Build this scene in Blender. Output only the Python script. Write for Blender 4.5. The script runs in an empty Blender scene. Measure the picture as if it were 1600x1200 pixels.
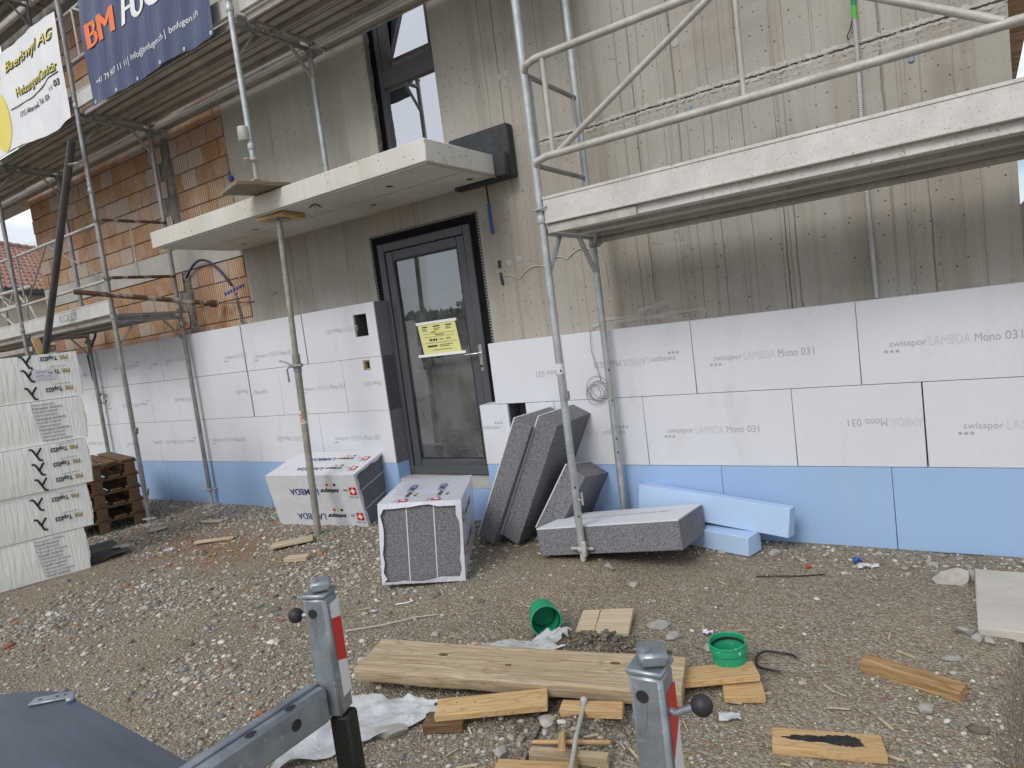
import bpy, math, random
import numpy as np
from mathutils import Vector, Matrix, Euler
random.seed(7); rng = np.random.default_rng(11)
S = bpy.context.scene; COL = S.collection
rad = math.radians

# ---------------------------------------------------------------- camera
cam = bpy.data.objects.new('camera', bpy.data.cameras.new('camera')); COL.objects.link(cam)
yaw, pit, rol = rad(33.8508), rad(-4.8593), rad(-7.3513)
_fw = Vector((-math.sin(yaw)*math.cos(pit), math.cos(yaw)*math.cos(pit), math.sin(pit)))
_rt = Vector((math.cos(yaw), math.sin(yaw), 0)); _up = _rt.cross(_fw)
_r2 = _rt*math.cos(rol) + _up*math.sin(rol); _u2 = -_rt*math.sin(rol) + _up*math.cos(rol)
cam.matrix_world = Matrix(((_r2.x, _u2.x, -_fw.x, 0.0), (_r2.y, _u2.y, -_fw.y, -4.448),
                           (_r2.z, _u2.z, -_fw.z, 1.613), (0, 0, 0, 1)))
cam.data.sensor_width = 36; cam.data.lens = 1047.68*36/1600
cam.data.clip_start = .02; cam.data.clip_end = 1500
S.camera = cam

# ---------------------------------------------------------------- sky, sun, exposure
SUN_EL, SUN_AZ = rad(42), rad(182)      # azimuth from +y towards +x: behind the camera, veiled by cloud
W = bpy.data.worlds.new('World'); S.world = W; W.use_nodes = True
nt = W.node_tree; nt.nodes.clear()
out = nt.nodes.new('ShaderNodeOutputWorld'); bg = nt.nodes.new('ShaderNodeBackground')
sky = nt.nodes.new('ShaderNodeTexSky'); sky.sky_type = 'NISHITA'; sky.sun_disc = False
sky.sun_elevation = SUN_EL; sky.sun_rotation = SUN_AZ; sky.air_density = 1.0; sky.dust_density = 2.0
tc = nt.nodes.new('ShaderNodeTexCoord'); mp = nt.nodes.new('ShaderNodeMapping'); mp.inputs['Scale'].default_value = (1.1, 1.1, 2.6)
nz = nt.nodes.new('ShaderNodeTexNoise'); nz.inputs['Scale'].default_value = 2.1; nz.inputs['Detail'].default_value = 7; nz.inputs['Roughness'].default_value = .55
rp = nt.nodes.new('ShaderNodeValToRGB'); rp.color_ramp.elements[0].position = .36; rp.color_ramp.elements[1].position = .56
mx = nt.nodes.new('ShaderNodeMix'); mx.data_type = 'RGBA'
mx.inputs['B'].default_value = (9.6, 10.0, 10.7, 1)      # sunlit cloud
nt.links.new(tc.outputs['Generated'], mp.inputs[0]); nt.links.new(mp.outputs[0], nz.inputs['Vector'])
nt.links.new(nz.outputs[0], rp.inputs[0]); nt.links.new(rp.outputs[0], mx.inputs['Factor'])
nt.links.new(sky.outputs[0], mx.inputs['A']); nt.links.new(mx.outputs['Result'], bg.inputs[0])
bg.inputs[1].default_value = .08
nt.links.new(bg.outputs[0], out.inputs[0])
sun = bpy.data.objects.new('sun', bpy.data.lights.new('sun', 'SUN')); COL.objects.link(sun)
sun.data.energy = 1.2; sun.data.angle = rad(24); sun.data.color = (1, .97, .92)
_d = Vector((math.sin(SUN_AZ)*math.cos(SUN_EL), math.cos(SUN_AZ)*math.cos(SUN_EL), math.sin(SUN_EL)))
sun.rotation_euler = _d.to_track_quat('Z', 'Y').to_euler(); sun.location = (0, -10, 20)
S.view_settings.view_transform = 'Standard'; S.view_settings.look = 'None'
S.view_settings.gamma = 1; S.view_settings.exposure = 0.44; S.view_settings.use_curve_mapping = False
S.cycles.max_bounces = 6; S.cycles.diffuse_bounces = 3; S.cycles.glossy_bounces = 3; S.cycles.transparent_max_bounces = 8
S.render.engine = 'CYCLES'; S.render.resolution_x = 1024; S.render.resolution_y = 768

# ---------------------------------------------------------------- mesh helpers
ORG = {}
def rotm(rx=0, ry=0, rz=0): return Euler((rad(rx), rad(ry), rad(rz)), 'XYZ').to_matrix()
class MB:
    def __init__(s): s.v, s.f, s.m = [], [], []
    def add(s, vs, fs, mi=0):
        o = len(s.v); s.v += [tuple(v) for v in vs]; s.f += [tuple(i+o for i in f) for f in fs]; s.m += [mi]*len(fs); return s
    def box(s, c, d, R=None, ch=0, mi=0):
        c = Vector(c); hx, hy, hz = d[0]/2, d[1]/2, d[2]/2
        if ch <= 0:
            vs = [Vector((x*hx, y*hy, z*hz)) for x in (-1, 1) for y in (-1, 1) for z in (-1, 1)]
            fs = [(0,1,3,2), (4,6,7,5), (0,4,5,1), (2,3,7,6), (0,2,6,4), (1,5,7,3)]
        else:
            ch = min(ch, hx*.6, hy*.6, hz*.6); vs = []; ix = {}
            for x in (-1, 1):
                for y in (-1, 1):
                    for z in (-1, 1):
                        for a in range(3):
                            p = [x*(hx-ch), y*(hy-ch), z*(hz-ch)]; p[a] = (x*hx, y*hy, z*hz)[a]
                            ix[(x, y, z, a)] = len(vs); vs.append(Vector(p))
            fs = []
            for a in range(3):
                b, e = [(1, 2), (2, 0), (0, 1)][a]
                for sg in (-1, 1):
                    q = []
                    for (p1, p2) in ((-1, -1), (1, -1), (1, 1), (-1, 1)):
                        k = [0, 0, 0]; k[a] = sg; k[b] = p1; k[e] = p2; q.append(ix[(*k, a)])
                    fs.append(tuple(q if sg > 0 else q[::-1]))
                for s1 in (-1, 1):
                    for s2 in (-1, 1):      # edge along axis a between faces b and e
                        k0 = [0, 0, 0]; k1 = [0, 0, 0]; k0[a] = -1; k1[a] = 1; k0[b] = k1[b] = s1; k0[e] = k1[e] = s2
                        q = [ix[(*k0, b)], ix[(*k1, b)], ix[(*k1, e)], ix[(*k0, e)]]
                        fs.append(tuple(q if s1*s2 < 0 else q[::-1]))
            for x in (-1, 1):
                for y in (-1, 1):
                    for z in (-1, 1):
                        t = [ix[(x, y, z, a)] for a in range(3)]
                        fs.append(tuple(t if x*y*z > 0 else t[::-1]))
        if R is not None: vs = [R @ v for v in vs]
        return s.add([v+c for v in vs], fs, mi)
    def bb(s, a, b, ch=0, mi=0):        # box by two corners
        return s.box([(a[i]+b[i])/2 for i in range(3)], [abs(b[i]-a[i]) for i in range(3)], None, ch, mi)
    def tube(s, p0, p1, r, n=12, r1=None, mi=0): return s.pipe([p0, p1], r, n, mi, r1)
    def pipe(s, pts, r, n=8, mi=0, r1=None, closed=False):
        pts = [Vector(p) for p in pts]; k = len(pts); vs = []; fs = []; prev = None
        for i, p in enumerate(pts):
            if closed: t = pts[(i+1) % k] - pts[i-1]
            else: t = pts[min(i+1, k-1)] - pts[max(i-1, 0)]
            t.normalize()
            if prev is None:
                u = t.orthogonal().normalized()
            else:
                u = prev - t*prev.dot(t); u.normalize()
            prev = u; w = t.cross(u); rr = r if r1 is None else r+(r1-r)*i/(k-1)
            for j in range(n):
                a = 2*math.pi*j/n; vs.append(p+(u*math.cos(a)+w*math.sin(a))*rr)
        for i in range(k if closed else k-1):
            for j in range(n):
                a, b = i*n+j, i*n+(j+1) % n; c, d = ((i+1) % k)*n+(j+1) % n, ((i+1) % k)*n+j
                fs.append((a, b, c, d))
        if not closed:
            fs.append(tuple(range(n))[::-1]); fs.append(tuple((k-1)*n+j for j in range(n)))
        return s.add(vs, fs, mi)
    def lathe(s, prof, n=24, M=None, mi=0, caps=(True, True)):
        vs, fs = [], []; M = M or Matrix.Identity(4)
        for (r, z) in prof:
            for j in range(n):
                a = 2*math.pi*j/n; vs.append(M @ Vector((r*math.cos(a), r*math.sin(a), z)))
        for i in range(len(prof)-1):
            for j in range(n): fs.append((i*n+j, i*n+(j+1) % n, (i+1)*n+(j+1) % n, (i+1)*n+j))
        if caps[0]: fs.append(tuple(range(n))[::-1])
        if caps[1]: fs.append(tuple((len(prof)-1)*n+j for j in range(n)))
        return s.add(vs, fs, mi)
    def prism(s, poly, z0, z1, M=None, mi=0):       # poly in xy counter-clockwise, extruded in z
        M = M or Matrix.Identity(4); n = len(poly)
        vs = [M @ Vector((x, y, z0)) for x, y in poly]+[M @ Vector((x, y, z1)) for x, y in poly]
        fs = [tuple(range(n))[::-1], tuple(range(n, 2*n))]+[(i, (i+1) % n, n+(i+1) % n, n+i) for i in range(n)]
        return s.add(vs, fs, mi)
    def grid(s, P, mi=0):               # P[i][j] points
        h, w = len(P), len(P[0]); vs = [p for row in P for p in row]
        return s.add(vs, [(i*w+j, i*w+j+1, (i+1)*w+j+1, (i+1)*w+j) for i in range(h-1) for j in range(w-1)], mi)
    def ball(s, c, r, n=12, sc=(1, 1, 1), mi=0):
        prof = [(max(1e-4, math.sin(math.pi*i/n))*r, -math.cos(math.pi*i/n)*r) for i in range(n+1)]
        return s.lathe(prof, n*2, Matrix.Translation(Vector(c)) @ Matrix.Diagonal((*sc, 1)), mi)
    def mesh(s, name, mats, smooth=True, ang=38):
        me = bpy.data.meshes.new(name); me.from_pydata([tuple(v) for v in s.v], [], s.f)
        for m in (mats if isinstance(mats, (list, tuple)) else [mats]): me.materials.append(m)
        if any(s.m): me.polygons.foreach_set('material_index', s.m)
        if smooth:
            me.polygons.foreach_set('use_smooth', [True]*len(me.polygons)); me.set_sharp_from_angle(angle=rad(ang))
        me.update(); return me
    def build(s, name, mats, parent=None, smooth=True, M=None, ang=38):
        if M is None:
            a = np.array([tuple(v) for v in s.v]); c = (a.min(0)+a.max(0))/2
            if parent is None: c[2] = a[:, 2].min()
            s.v = [tuple(p) for p in (a-c)]; M = Matrix.Translation(Vector(c))
        o = bpy.data.objects.new(name, s.mesh(name, mats, smooth, ang)); COL.objects.link(o)
        return place(o, M, parent)
def place(o, M, parent=None):
    if parent is not None:
        o.parent = parent; o.matrix_local = ORG[parent.name].inverted() @ M
    else: o.matrix_world = M
    ORG[o.name] = M.copy(); return o
def tag(o, label=None, cat=None, group=None, kind=None):
    if label: o['label'] = label
    if cat: o['category'] = cat
    if group: o['group'] = group
    if kind: o['kind'] = kind
    return o
def thing(name, label, cat, loc=(0, 0, 0), M=None, group=None):
    o = bpy.data.objects.new(name, None); COL.objects.link(o); o.empty_display_size = .1
    M = M or Matrix.Translation(Vector(loc)); o.matrix_world = M; ORG[o.name] = M.copy()
    return tag(o, label, cat, group)
def link(mesh, name, M, parent=None):
    o = bpy.data.objects.new(name, mesh); COL.objects.link(o); return place(o, M, parent)
def TR(loc, rx=0, ry=0, rz=0): return Matrix.Translation(Vector(loc)) @ rotm(rx, ry, rz).to_4x4()
def TRf(loc, rx, ry, rz):      # Z*Y*X order
    return Matrix.Translation(Vector(loc)) @ (Matrix.Rotation(rad(rz), 4, 'Z') @ Matrix.Rotation(rad(ry), 4, 'Y') @ Matrix.Rotation(rad(rx), 4, 'X'))
def frame(o, x, y):            # a writing surface: origin, reading direction, up direction
    x = Vector(x).normalized(); y = Vector(y).normalized(); z = x.cross(y)
    return Matrix(((x.x, y.x, z.x, o[0]), (x.y, y.y, z.y, o[1]), (x.z, y.z, z.z, o[2]), (0, 0, 0, 1)))
_TX = {}
def text_geo(body, shear=0, bold=0, space=1.0):
    k = (body, shear, bold, space)
    if k not in _TX:
        cu = bpy.data.curves.new('t', 'FONT'); cu.body = body; cu.shear = shear; cu.offset = bold; cu.resolution_u = 3; cu.space_character = space; cu.fill_mode = 'FRONT'
        ob = bpy.data.objects.new('t', cu); COL.objects.link(ob)
        me = bpy.data.meshes.new_from_object(ob)
        vs = [tuple(v.co) for v in me.vertices]; fs = [tuple(p.vertices) for p in me.polygons]
        bpy.data.objects.remove(ob); bpy.data.curves.remove(cu); bpy.data.meshes.remove(me)
        _TX[k] = (vs, fs)
    return _TX[k]
def put_text(mb, body, x, y, w=None, h=None, mi=0, shear=0, bold=0, space=1.0, fold=None):   # left baseline at x,y ; scaled to width w and/or cap height h
    vs, fs = text_geo(body, shear, bold, space); a = np.array(vs)
    x0, x1 = a[:, 0].min(), a[:, 0].max()
    capvs, _ = text_geo('H'); ch = np.array(capvs)[:, 1].max()
    sx = w/(x1-x0) if w else h/ch; sy = h/ch if h else sx
    P = [((v[0]-x0)*sx+x, v[1]*sy+y, 0) for v in vs]
    if fold: P = [(p[0], p[1], fold(p[0], p[1])) for p in P]
    mb.add(P, fs, mi); return x+(x1-x0)*sx

# ---------------------------------------------------------------- materials
MATS = {}
class N:
    def __init__(s, name):
        s.m = bpy.data.materials.new(name); s.m.use_nodes = True; s.t = s.m.node_tree; s.b = s.t.nodes['Principled BSDF']; MATS[name] = s.m
        s.out = s.t.nodes['Material Output']
    def n(s, ty, **k):
        x = s.t.nodes.new(ty)
        for a, v in k.items(): setattr(x, a, v)
        return x
    def l(s, a, b): s.t.links.new(a, b)
    def pos(s, kind='world', scale=(1, 1, 1)):
        if kind == 'world': o = s.n('ShaderNodeNewGeometry').outputs['Position']
        else: o = s.n('ShaderNodeTexCoord').outputs['Object']
        m = s.n('ShaderNodeMapping'); m.inputs['Scale'].default_value = scale; s.l(o, m.inputs[0]); return m.outputs[0]
    def noise(s, v, sc, det=4, ro=.55, dist=0):
        x = s.n('ShaderNodeTexNoise'); x.inputs['Scale'].default_value = sc; x.inputs['Detail'].default_value = det
        x.inputs['Roughness'].default_value = ro; x.inputs['Distortion'].default_value = dist; s.l(v, x.inputs['Vector']); return x.outputs[0]
    def vor(s, v, sc, out='Distance', feat='F1', rnd=1):
        x = s.n('ShaderNodeTexVoronoi', feature=feat); x.inputs['Scale'].default_value = sc; x.inputs['Randomness'].default_value = rnd; s.l(v, x.inputs['Vector']); return x.outputs[out]
    def ramp(s, f, a, b, ca=(0, 0, 0, 1), cb=(1, 1, 1, 1)):
        x = s.n('ShaderNodeValToRGB'); e = x.color_ramp.elements; e[0].position = a; e[1].position = b; e[0].color = ca; e[1].color = cb; s.l(f, x.inputs[0]); return x.outputs[0]
    def mix(s, f, a, b, mode='MIX'):
        x = s.n('ShaderNodeMix', data_type='RGBA', blend_type=mode)
        for i, q in (('Factor', f), ('A', a), ('B', b)):
            if isinstance(q, (int, float)): x.inputs[i].default_value = q
            elif isinstance(q, tuple): x.inputs[i].default_value = (*q[:3], 1)
            else: s.l(q, x.inputs[i])
        return x.outputs['Result']
    def math(s, op, a, b=None):
        x = s.n('ShaderNodeMath', operation=op)
        for i, q in enumerate((a, b)):
            if q is None: continue
            if isinstance(q, (int, float)): x.inputs[i].default_value = q
            else: s.l(q, x.inputs[i])
        return x.outputs[0]
    def xyz(s, v): 
        x = s.n('ShaderNodeSeparateXYZ'); s.l(v, x.inputs[0]); return x.outputs
    def rnd(s): return s.n('ShaderNodeObjectInfo').outputs['Random']
    def bump(s, h, st=.3, d=.01, prev=None):
        x = s.n('ShaderNodeBump'); x.inputs['Strength'].default_value = st; x.inputs['Distance'].default_value = d; s.l(h, x.inputs['Height'])
        if prev: s.l(prev, x.inputs['Normal'])
        s.l(x.outputs[0], s.b.inputs['Normal']); return x.outputs[0]
    def col(s, c):
        if isinstance(c, tuple): s.b.inputs['Base Color'].default_value = (*c[:3], 1)
        else: s.l(c, s.b.inputs['Base Color'])
        return s
    def fin(s, rough=.8, metal=0, spec=.4):
        if isinstance(rough, (int, float)): s.b.inputs['Roughness'].default_value = rough
        else: s.l(rough, s.b.inputs['Roughness'])
        s.b.inputs['Metallic'].default_value = metal; s.b.inputs['Specular IOR Level'].default_value = spec; return s.m
def plain(name, c1, c2=None, sc=6, rough=.7, metal=0, bump=0, bsc=80, coord='object', spec=.4, stretch=(1, 1, 1), lo=.35, hi=.65, rv=0):
    k = N(name); v = k.pos(coord, stretch); c2 = c2 or tuple(x*.8 for x in c1)
    c = k.mix(k.ramp(k.noise(v, sc, 6, .6), lo, hi), c1, c2)
    if rv: c = k.mix(k.math('MULTIPLY', k.rnd(), rv), c, tuple(x*.4 for x in c1))
    k.col(c)
    if bump: k.bump(k.noise(v, bsc, 5, .6), bump, .01)
    return k.fin(rough, metal, spec)
def flat(name, c, rough=.6, metal=0, spec=.4): return N(name).col(c).fin(rough, metal, spec)
# ---- concrete: formwork face with pits, drips and damp
def concrete(name, a, b, tint, streak=.6, pits=1.0, smear=.5):
    k = N(name); v = k.pos(); X = k.xyz(v)
    c = k.mix(k.ramp(k.noise(v, 1.3, 5, .6), .35, .68), a, b)
    warm = k.ramp(k.noise(k.pos('world', (.8, .8, .25)), 1.6, 4), .42, .66)
    c = k.mix(k.math('MULTIPLY', warm, smear), c, tint)
    # broad vertical washes and damp
    w1 = k.ramp(k.noise(k.pos('world', (7, 7, .3)), 1.0, 4, .6), .5, .74)
    c = k.mix(k.math('MULTIPLY', w1, streak*.5), c, (.20, .155, .095))
    damp = k.ramp(k.noise(k.pos('world', (1.1, 1.1, 1.3)), 1.0, 5, .65), .53, .72)
    c = k.mix(k.math('MULTIPLY', damp, streak*.35), c, (.17, .135, .09))
    # drips: long wandering threads of uneven length
    wob = k.math('MULTIPLY', k.math('SUBTRACT', k.noise(k.pos('world', (1.5, 1.5, 4)), 1.0, 3, .6), .5), .02)
    def drips(fx, fz, r0, r1, lo, hi, amt, cc, sh):
        nonlocal c
        x = k.math('MULTIPLY', k.math('ADD', k.math('ADD', X[0], wob), sh), fx); z = k.math('MULTIPLY', X[2], fz)
        cb = k.n('ShaderNodeCombineXYZ'); k.l(x, cb.inputs[0]); k.l(z, cb.inputs[1])
        d = k.ramp(k.vor(cb.outputs[0], 1.0), r0, r1, (1, 1, 1, 1), (0, 0, 0, 1))
        mk = k.ramp(k.noise(k.pos('world', (3.1, 3.1, 1.1)), 1.3, 3, .6), lo, hi)
        c = k.mix(k.math('MULTIPLY', k.math('MULTIPLY', d, mk), amt), c, cc)
    drips(22, .07, .07, .16, .22, .38, streak*.7, (.10, .082, .055), 0.0)
    drips(37, .075, .10, .22, .24, .42, streak*.65, (.12, .10, .07), 3.7)
    drips(13, .04, .04, .09, .2, .36, streak*.75, (.07, .058, .04), 9.1)
    drips(55, .12, .12, .27, .26, .46, streak*.6, (.15, .125, .09), 5.3)
    # blow holes
    p1 = k.ramp(k.vor(v, 19), .08, .14, (1, 1, 1, 1), (0, 0, 0, 1)); pm = k.ramp(k.noise(v, 3.5, 3), .36, .54)
    c = k.mix(k.math('MULTIPLY', k.math('MULTIPLY', p1, pm), .8*pits), c, (.06, .05, .038))
    p2 = k.ramp(k.vor(v, 9), .035, .055, (1, 1, 1, 1), (0, 0, 0, 1))
    c = k.mix(k.math('MULTIPLY', p2, .85*pits), c, (.05, .042, .032))
    c = k.mix(.35, c, k.ramp(k.noise(v, 190, 3, .7), .3, .7, (.55, .55, .55, 1), (1.3, 1.3, 1.3, 1)), 'MULTIPLY')
    k.col(c)
    h = k.math('SUBTRACT', k.noise(v, 60, 5, .65), k.math('ADD', k.math('MULTIPLY', k.math('MULTIPLY', p1, pm), 2), p2))
    k.bump(h, .35, .006); return k.fin(.85, 0, .3)
CONC = concrete('wall_concrete', (.395, .38, .34), (.325, .31, .275), (.37, .335, .27), 1.0, 1.0, .7)
CONC_L = concrete('grey_concrete', (.41, .395, .36), (.345, .33, .30), (.37, .335, .275), .45, 1.0, .5)
CONC_C = concrete('canopy_concrete', (.66, .65, .61), (.57, .56, .51), (.50, .45, .34), .2, 1.2, .6)
CONC_B = plain('slab_edge_concrete', (.40, .385, .35), (.31, .30, .275), 3, .9, 0, .5, 60, 'world')
MORTAR = plain('mortar', (.22, .20, .175), (.12, .11, .10), 9, .95, 0, .9, 50, 'world')
SMEAR = plain('dried_slurry', (.47, .45, .41), (.36, .34, .30), 12, .9, 0, .8, 60, 'world')
# ---- clay block with vertical ribs
def brickmat():
    k = N('clay_brick'); v = k.pos('object'); r = k.rnd()
    base = k.mix(r, (.31, .16, .082), (.47, .29, .16))
    c = k.mix(k.ramp(k.noise(k.pos('world'), 5, 5), .35, .7), base, (.39, .235, .14))
    pale = k.math('MULTIPLY', k.ramp(k.noise(k.pos('world', (1, 1, 1)), 1.9, 5, .7), .46, .66), .85)
    c = k.mix(pale, c, (.50, .40, .30))
    r2 = k.math('FRACT', k.math('MULTIPLY', r, 7.31)); c = k.mix(k.math('MULTIPLY', k.ramp(r2, .68, .76), .75), c, (.47, .42, .36))
    c = k.mix(k.math('MULTIPLY', k.ramp(k.noise(k.pos('world', (1, 1, 1)), 11, 5, .7), .55, .68), .5), c, (.52, .47, .40))
    rx = k.xyz(v)[0]; saw = k.math('ABSOLUTE', k.math('SUBTRACT', k.math('FRACT', k.math('MULTIPLY', rx, 27)), .5))
    groove = k.ramp(saw, .05, .3)
    c = k.mix(k.math('MULTIPLY', k.math('SUBTRACT', 1.0, groove), .7), c, (.16, .075, .04))
    c = k.mix(.3, c, k.ramp(k.noise(k.pos('world'), 120, 3), .3, .7, (.6, .6, .6, 1), (1.25, 1.25, 1.25, 1)), 'MULTIPLY')
    k.col(c); k.bump(k.math('ADD', k.math('MULTIPLY', groove, 1.5), k.noise(k.pos('world'), 90, 4)), .5, .006); return k.fin(.9, 0, .25)
BRICK = brickmat()
# ---- insulation
def eps(name, a, b, dirt=.35, tint=(.45, .42, .36)):
    k = N(name); v = k.pos('world')
    c = k.mix(k.ramp(k.noise(v, 1.1, 4), .3, .7), a, b)
    sp = k.math('MULTIPLY', k.ramp(k.vor(v, 23), .035, .065, (1, 1, 1, 1), (0, 0, 0, 1)), k.ramp(k.noise(v, 2.4, 3), .5, .6))
    c = k.mix(k.math('MULTIPLY', sp, .65), c, (.16, .15, .14))
    st = k.math('MULTIPLY', k.ramp(k.noise(k.pos('world', (2, 2, .8)), 2.2, 5, .65), .56, .78), dirt)
    c = k.mix(st, c, tint)
    c = k.mix(.12, c, k.ramp(k.vor(v, 150, 'Color'), .2, .8, (.7, .7, .7, 1), (1.1, 1.1, 1.1, 1)), 'MULTIPLY')
    k.col(c); k.bump(k.vor(v, 160), .12, .004); return k.fin(.85, 0, .25)
WHITE = eps('white_foam', (.66, .675, .72), (.60, .615, .66))
BLUE = eps('blue_foam', (.33, .48, .72), (.30, .44, .67), .3, (.42, .50, .58))
BLUE_L = eps('pale_blue_foam', (.43, .58, .80), (.40, .54, .77), .12, (.42, .50, .58))
def greyeps(name, d=1.0):
    k = N(name); v = k.pos('object')
    cell = k.vor(v, 290, 'Color'); g = k.xyz(cell)[0]
    c = k.ramp(g, .12, .9, (.065*d, .065*d, .07*d, 1), (.27*d, .27*d, .295*d, 1))
    c = k.mix(k.math('MULTIPLY', k.ramp(k.noise(v, 4, 4), .45, .7), .3), c, (.16*d, .16*d, .17*d))
    k.col(c); k.bump(k.vor(v, 250), .2, .003); return k.fin(.8, 0, .3)
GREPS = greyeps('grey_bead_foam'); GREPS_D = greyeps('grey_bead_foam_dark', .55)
# ---- plastics, film, metal
def film(name, c, c2, rough=.28, fold=(3, 18, 3), bst=.5):
    k = N(name); v = k.pos('object', fold); h = k.noise(v, 3.2, 4, .5, .6)
    k.col(k.mix(k.ramp(k.noise(k.pos('object'), 3, 3), .35, .65), c, c2))
    k.bump(h, bst, .02); return k.fin(rough, 0, .5)
FILM_PIR = film('shrink_film', (.82, .815, .78), (.76, .755, .72), .3, (2, 12, 1.2), .5)
FILM_EPS = film('wrap_film', (.64, .65, .69), (.58, .59, .63), .25, (7, 3, 3), .5)
FILM_EDGE = film('film_edge', (.66, .68, .74), (.58, .61, .69), .25, (6, 6, 3), .6)
def sheetfilm(name, al):
    k = N(name); v = k.pos('object'); k.col((.50, .52, .54)); k.bump(k.noise(v, 26, 5, .6, .5), .7, .012)
    k.fin(.22, 0, .5); k.b.inputs['Alpha'].default_value = al; return k.m
SHEET = sheetfilm('plastic_sheet', .72); SHEET_G = sheetfilm('grey_plastic_sheet', .93)
def galv(name, a=(.50, .52, .53), b=(.36, .385, .40), dirt=.45, dc=(.27, .22, .15), metal=.55, rough=.5, sc=9, spk=.35):
    k = N(name); v = k.pos('world'); c = k.mix(k.ramp(k.noise(v, sc, 6, .65), .35, .65), a, b)
    c = k.mix(k.math('MULTIPLY', k.ramp(k.noise(v, 3.3, 6, .7), .52, .72), dirt), c, dc)
    sp = k.math('MULTIPLY', k.ramp(k.noise(v, 45, 4, .7), .6, .68), .55); c = k.mix(sp, c, (.55, .54, .50))
    ds = k.math('MULTIPLY', k.ramp(k.noise(v, 75, 3, .75), .60, .66), spk); c = k.mix(ds, c, (.16, .145, .12))
    k.col(c); k.bump(k.noise(v, 70, 4), .12, .004)
    return k.fin(k.ramp(k.noise(v, 12, 4), .3, .7, (rough-.1,)*3+(1,), (rough+.15,)*3+(1,)), metal, .5)
GALV = galv('galvanised_tube'); GALV_D = galv('dull_galvanised', (.33, .335, .33), (.22, .22, .215), .45)
RAIL = galv('limed_tube', (.50, .485, .45), (.36, .345, .315), .5, (.27, .235, .18), .2, .6)
ALU = galv('aluminium_deck', (.60, .59, .57), (.50, .49, .47), .3, (.36, .34, .31), .25, .55, 5, .8)
DECK_U = galv('deck_underside', (.40, .375, .34), (.29, .27, .24), .5, (.17, .14, .105), .1, .7, 4)
GALV_F = galv('zinc_post', (.36, .40, .44), (.24, .28, .32), .3, (.19, .165, .13), .65, .42, 14)
def trough(name):
    k = N(name); v = k.pos('object'); c = k.mix(k.ramp(k.noise(v, 7, 5), .34, .5), (.55, .52, .44), (.11, .06, .035))
    k.col(c); k.bump(k.noise(v, 60, 4), .4, .004); return k.fin(.85, .1)
RUSTY = trough('rusty_painted_tube')
DARKPIPE = plain('dark_plastic_pipe', (.045, .045, .048), (.075, .072, .07), 5, .45)
BLACK = plain('black_rubber', (.018, .018, .02), (.03, .03, .03), 8, .5)
ANTH = plain('anthracite_frame', (.078, .084, .096), (.068, .073, .084), 3, .38, 0, .05, 120)
MEMB = plain('black_membrane', (.004, .004, .0045), (.009, .009, .009), 5, .8, spec=.15)
BITUM = plain('bitumen', (.022, .026, .03), (.04, .046, .052), 18, .6, 0, .7, 70, 'world')
def dots():
    k = N('perforated_strip'); v = k.pos('world'); X = k.xyz(v)
    def cell(o): return k.math('ABSOLUTE', k.math('SUBTRACT', k.math('FRACT', k.math('MULTIPLY', o, 40)), .5))
    d = k.math('MAXIMUM', cell(X[0]), cell(X[2])); k.col(k.mix(k.ramp(d, .2, .24), (.42, .39, .33), (.012, .012, .013))); return k.fin(.6)
DOTS = dots()
def glass(name, tint=(.55, .6, .62), rough=.0, ior=1.5, boost=.1, haze=.2):
    k = N(name); t = k.t; g = k.n('ShaderNodeBsdfGlossy'); g.inputs['Roughness'].default_value = rough; g.inputs[0].default_value = (.92, .95, 1, 1)
    tr = k.n('ShaderNodeBsdfTransparent'); tr.inputs[0].default_value = (*tint, 1)
    f = k.n('ShaderNodeFresnel'); f.inputs[0].default_value = ior; m = k.n('ShaderNodeMixShader')
    k.l(k.math('ADD', f.outputs[0], boost), m.inputs[0]); k.l(tr.outputs[0], m.inputs[1]); k.l(g.outputs[0], m.inputs[2]); df = k.n('ShaderNodeBsdfDiffuse'); df.inputs[0].default_value = (.6, .62, .64, 1); m2 = k.n('ShaderNodeMixShader')
    k.l(k.math('MULTIPLY', k.ramp(k.noise(k.pos('world', (1, 1, .6)), 3.5, 5, .65), .3, .75), haze), m2.inputs[0])      # lighter haze painted over the pane as patchy pale diffuse
    k.l(m.outputs[0], m2.inputs[1]); k.l(df.outputs[0], m2.inputs[2]); k.l(m2.outputs[0], k.out.inputs[0]); return k.m
GLASS = glass('pane_glass', (.42, .47, .48), 0, 1.55, .13)
GLASS_W = glass('window_glass', (.3, .34, .36), 0, 1.6, .5, .08)
STEEL = flat('brushed_steel', (.62, .62, .62), .3, .9)
INTER = plain('bare_plaster', (.13, .13, .125), (.09, .09, .09), 2, .9)
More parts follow.
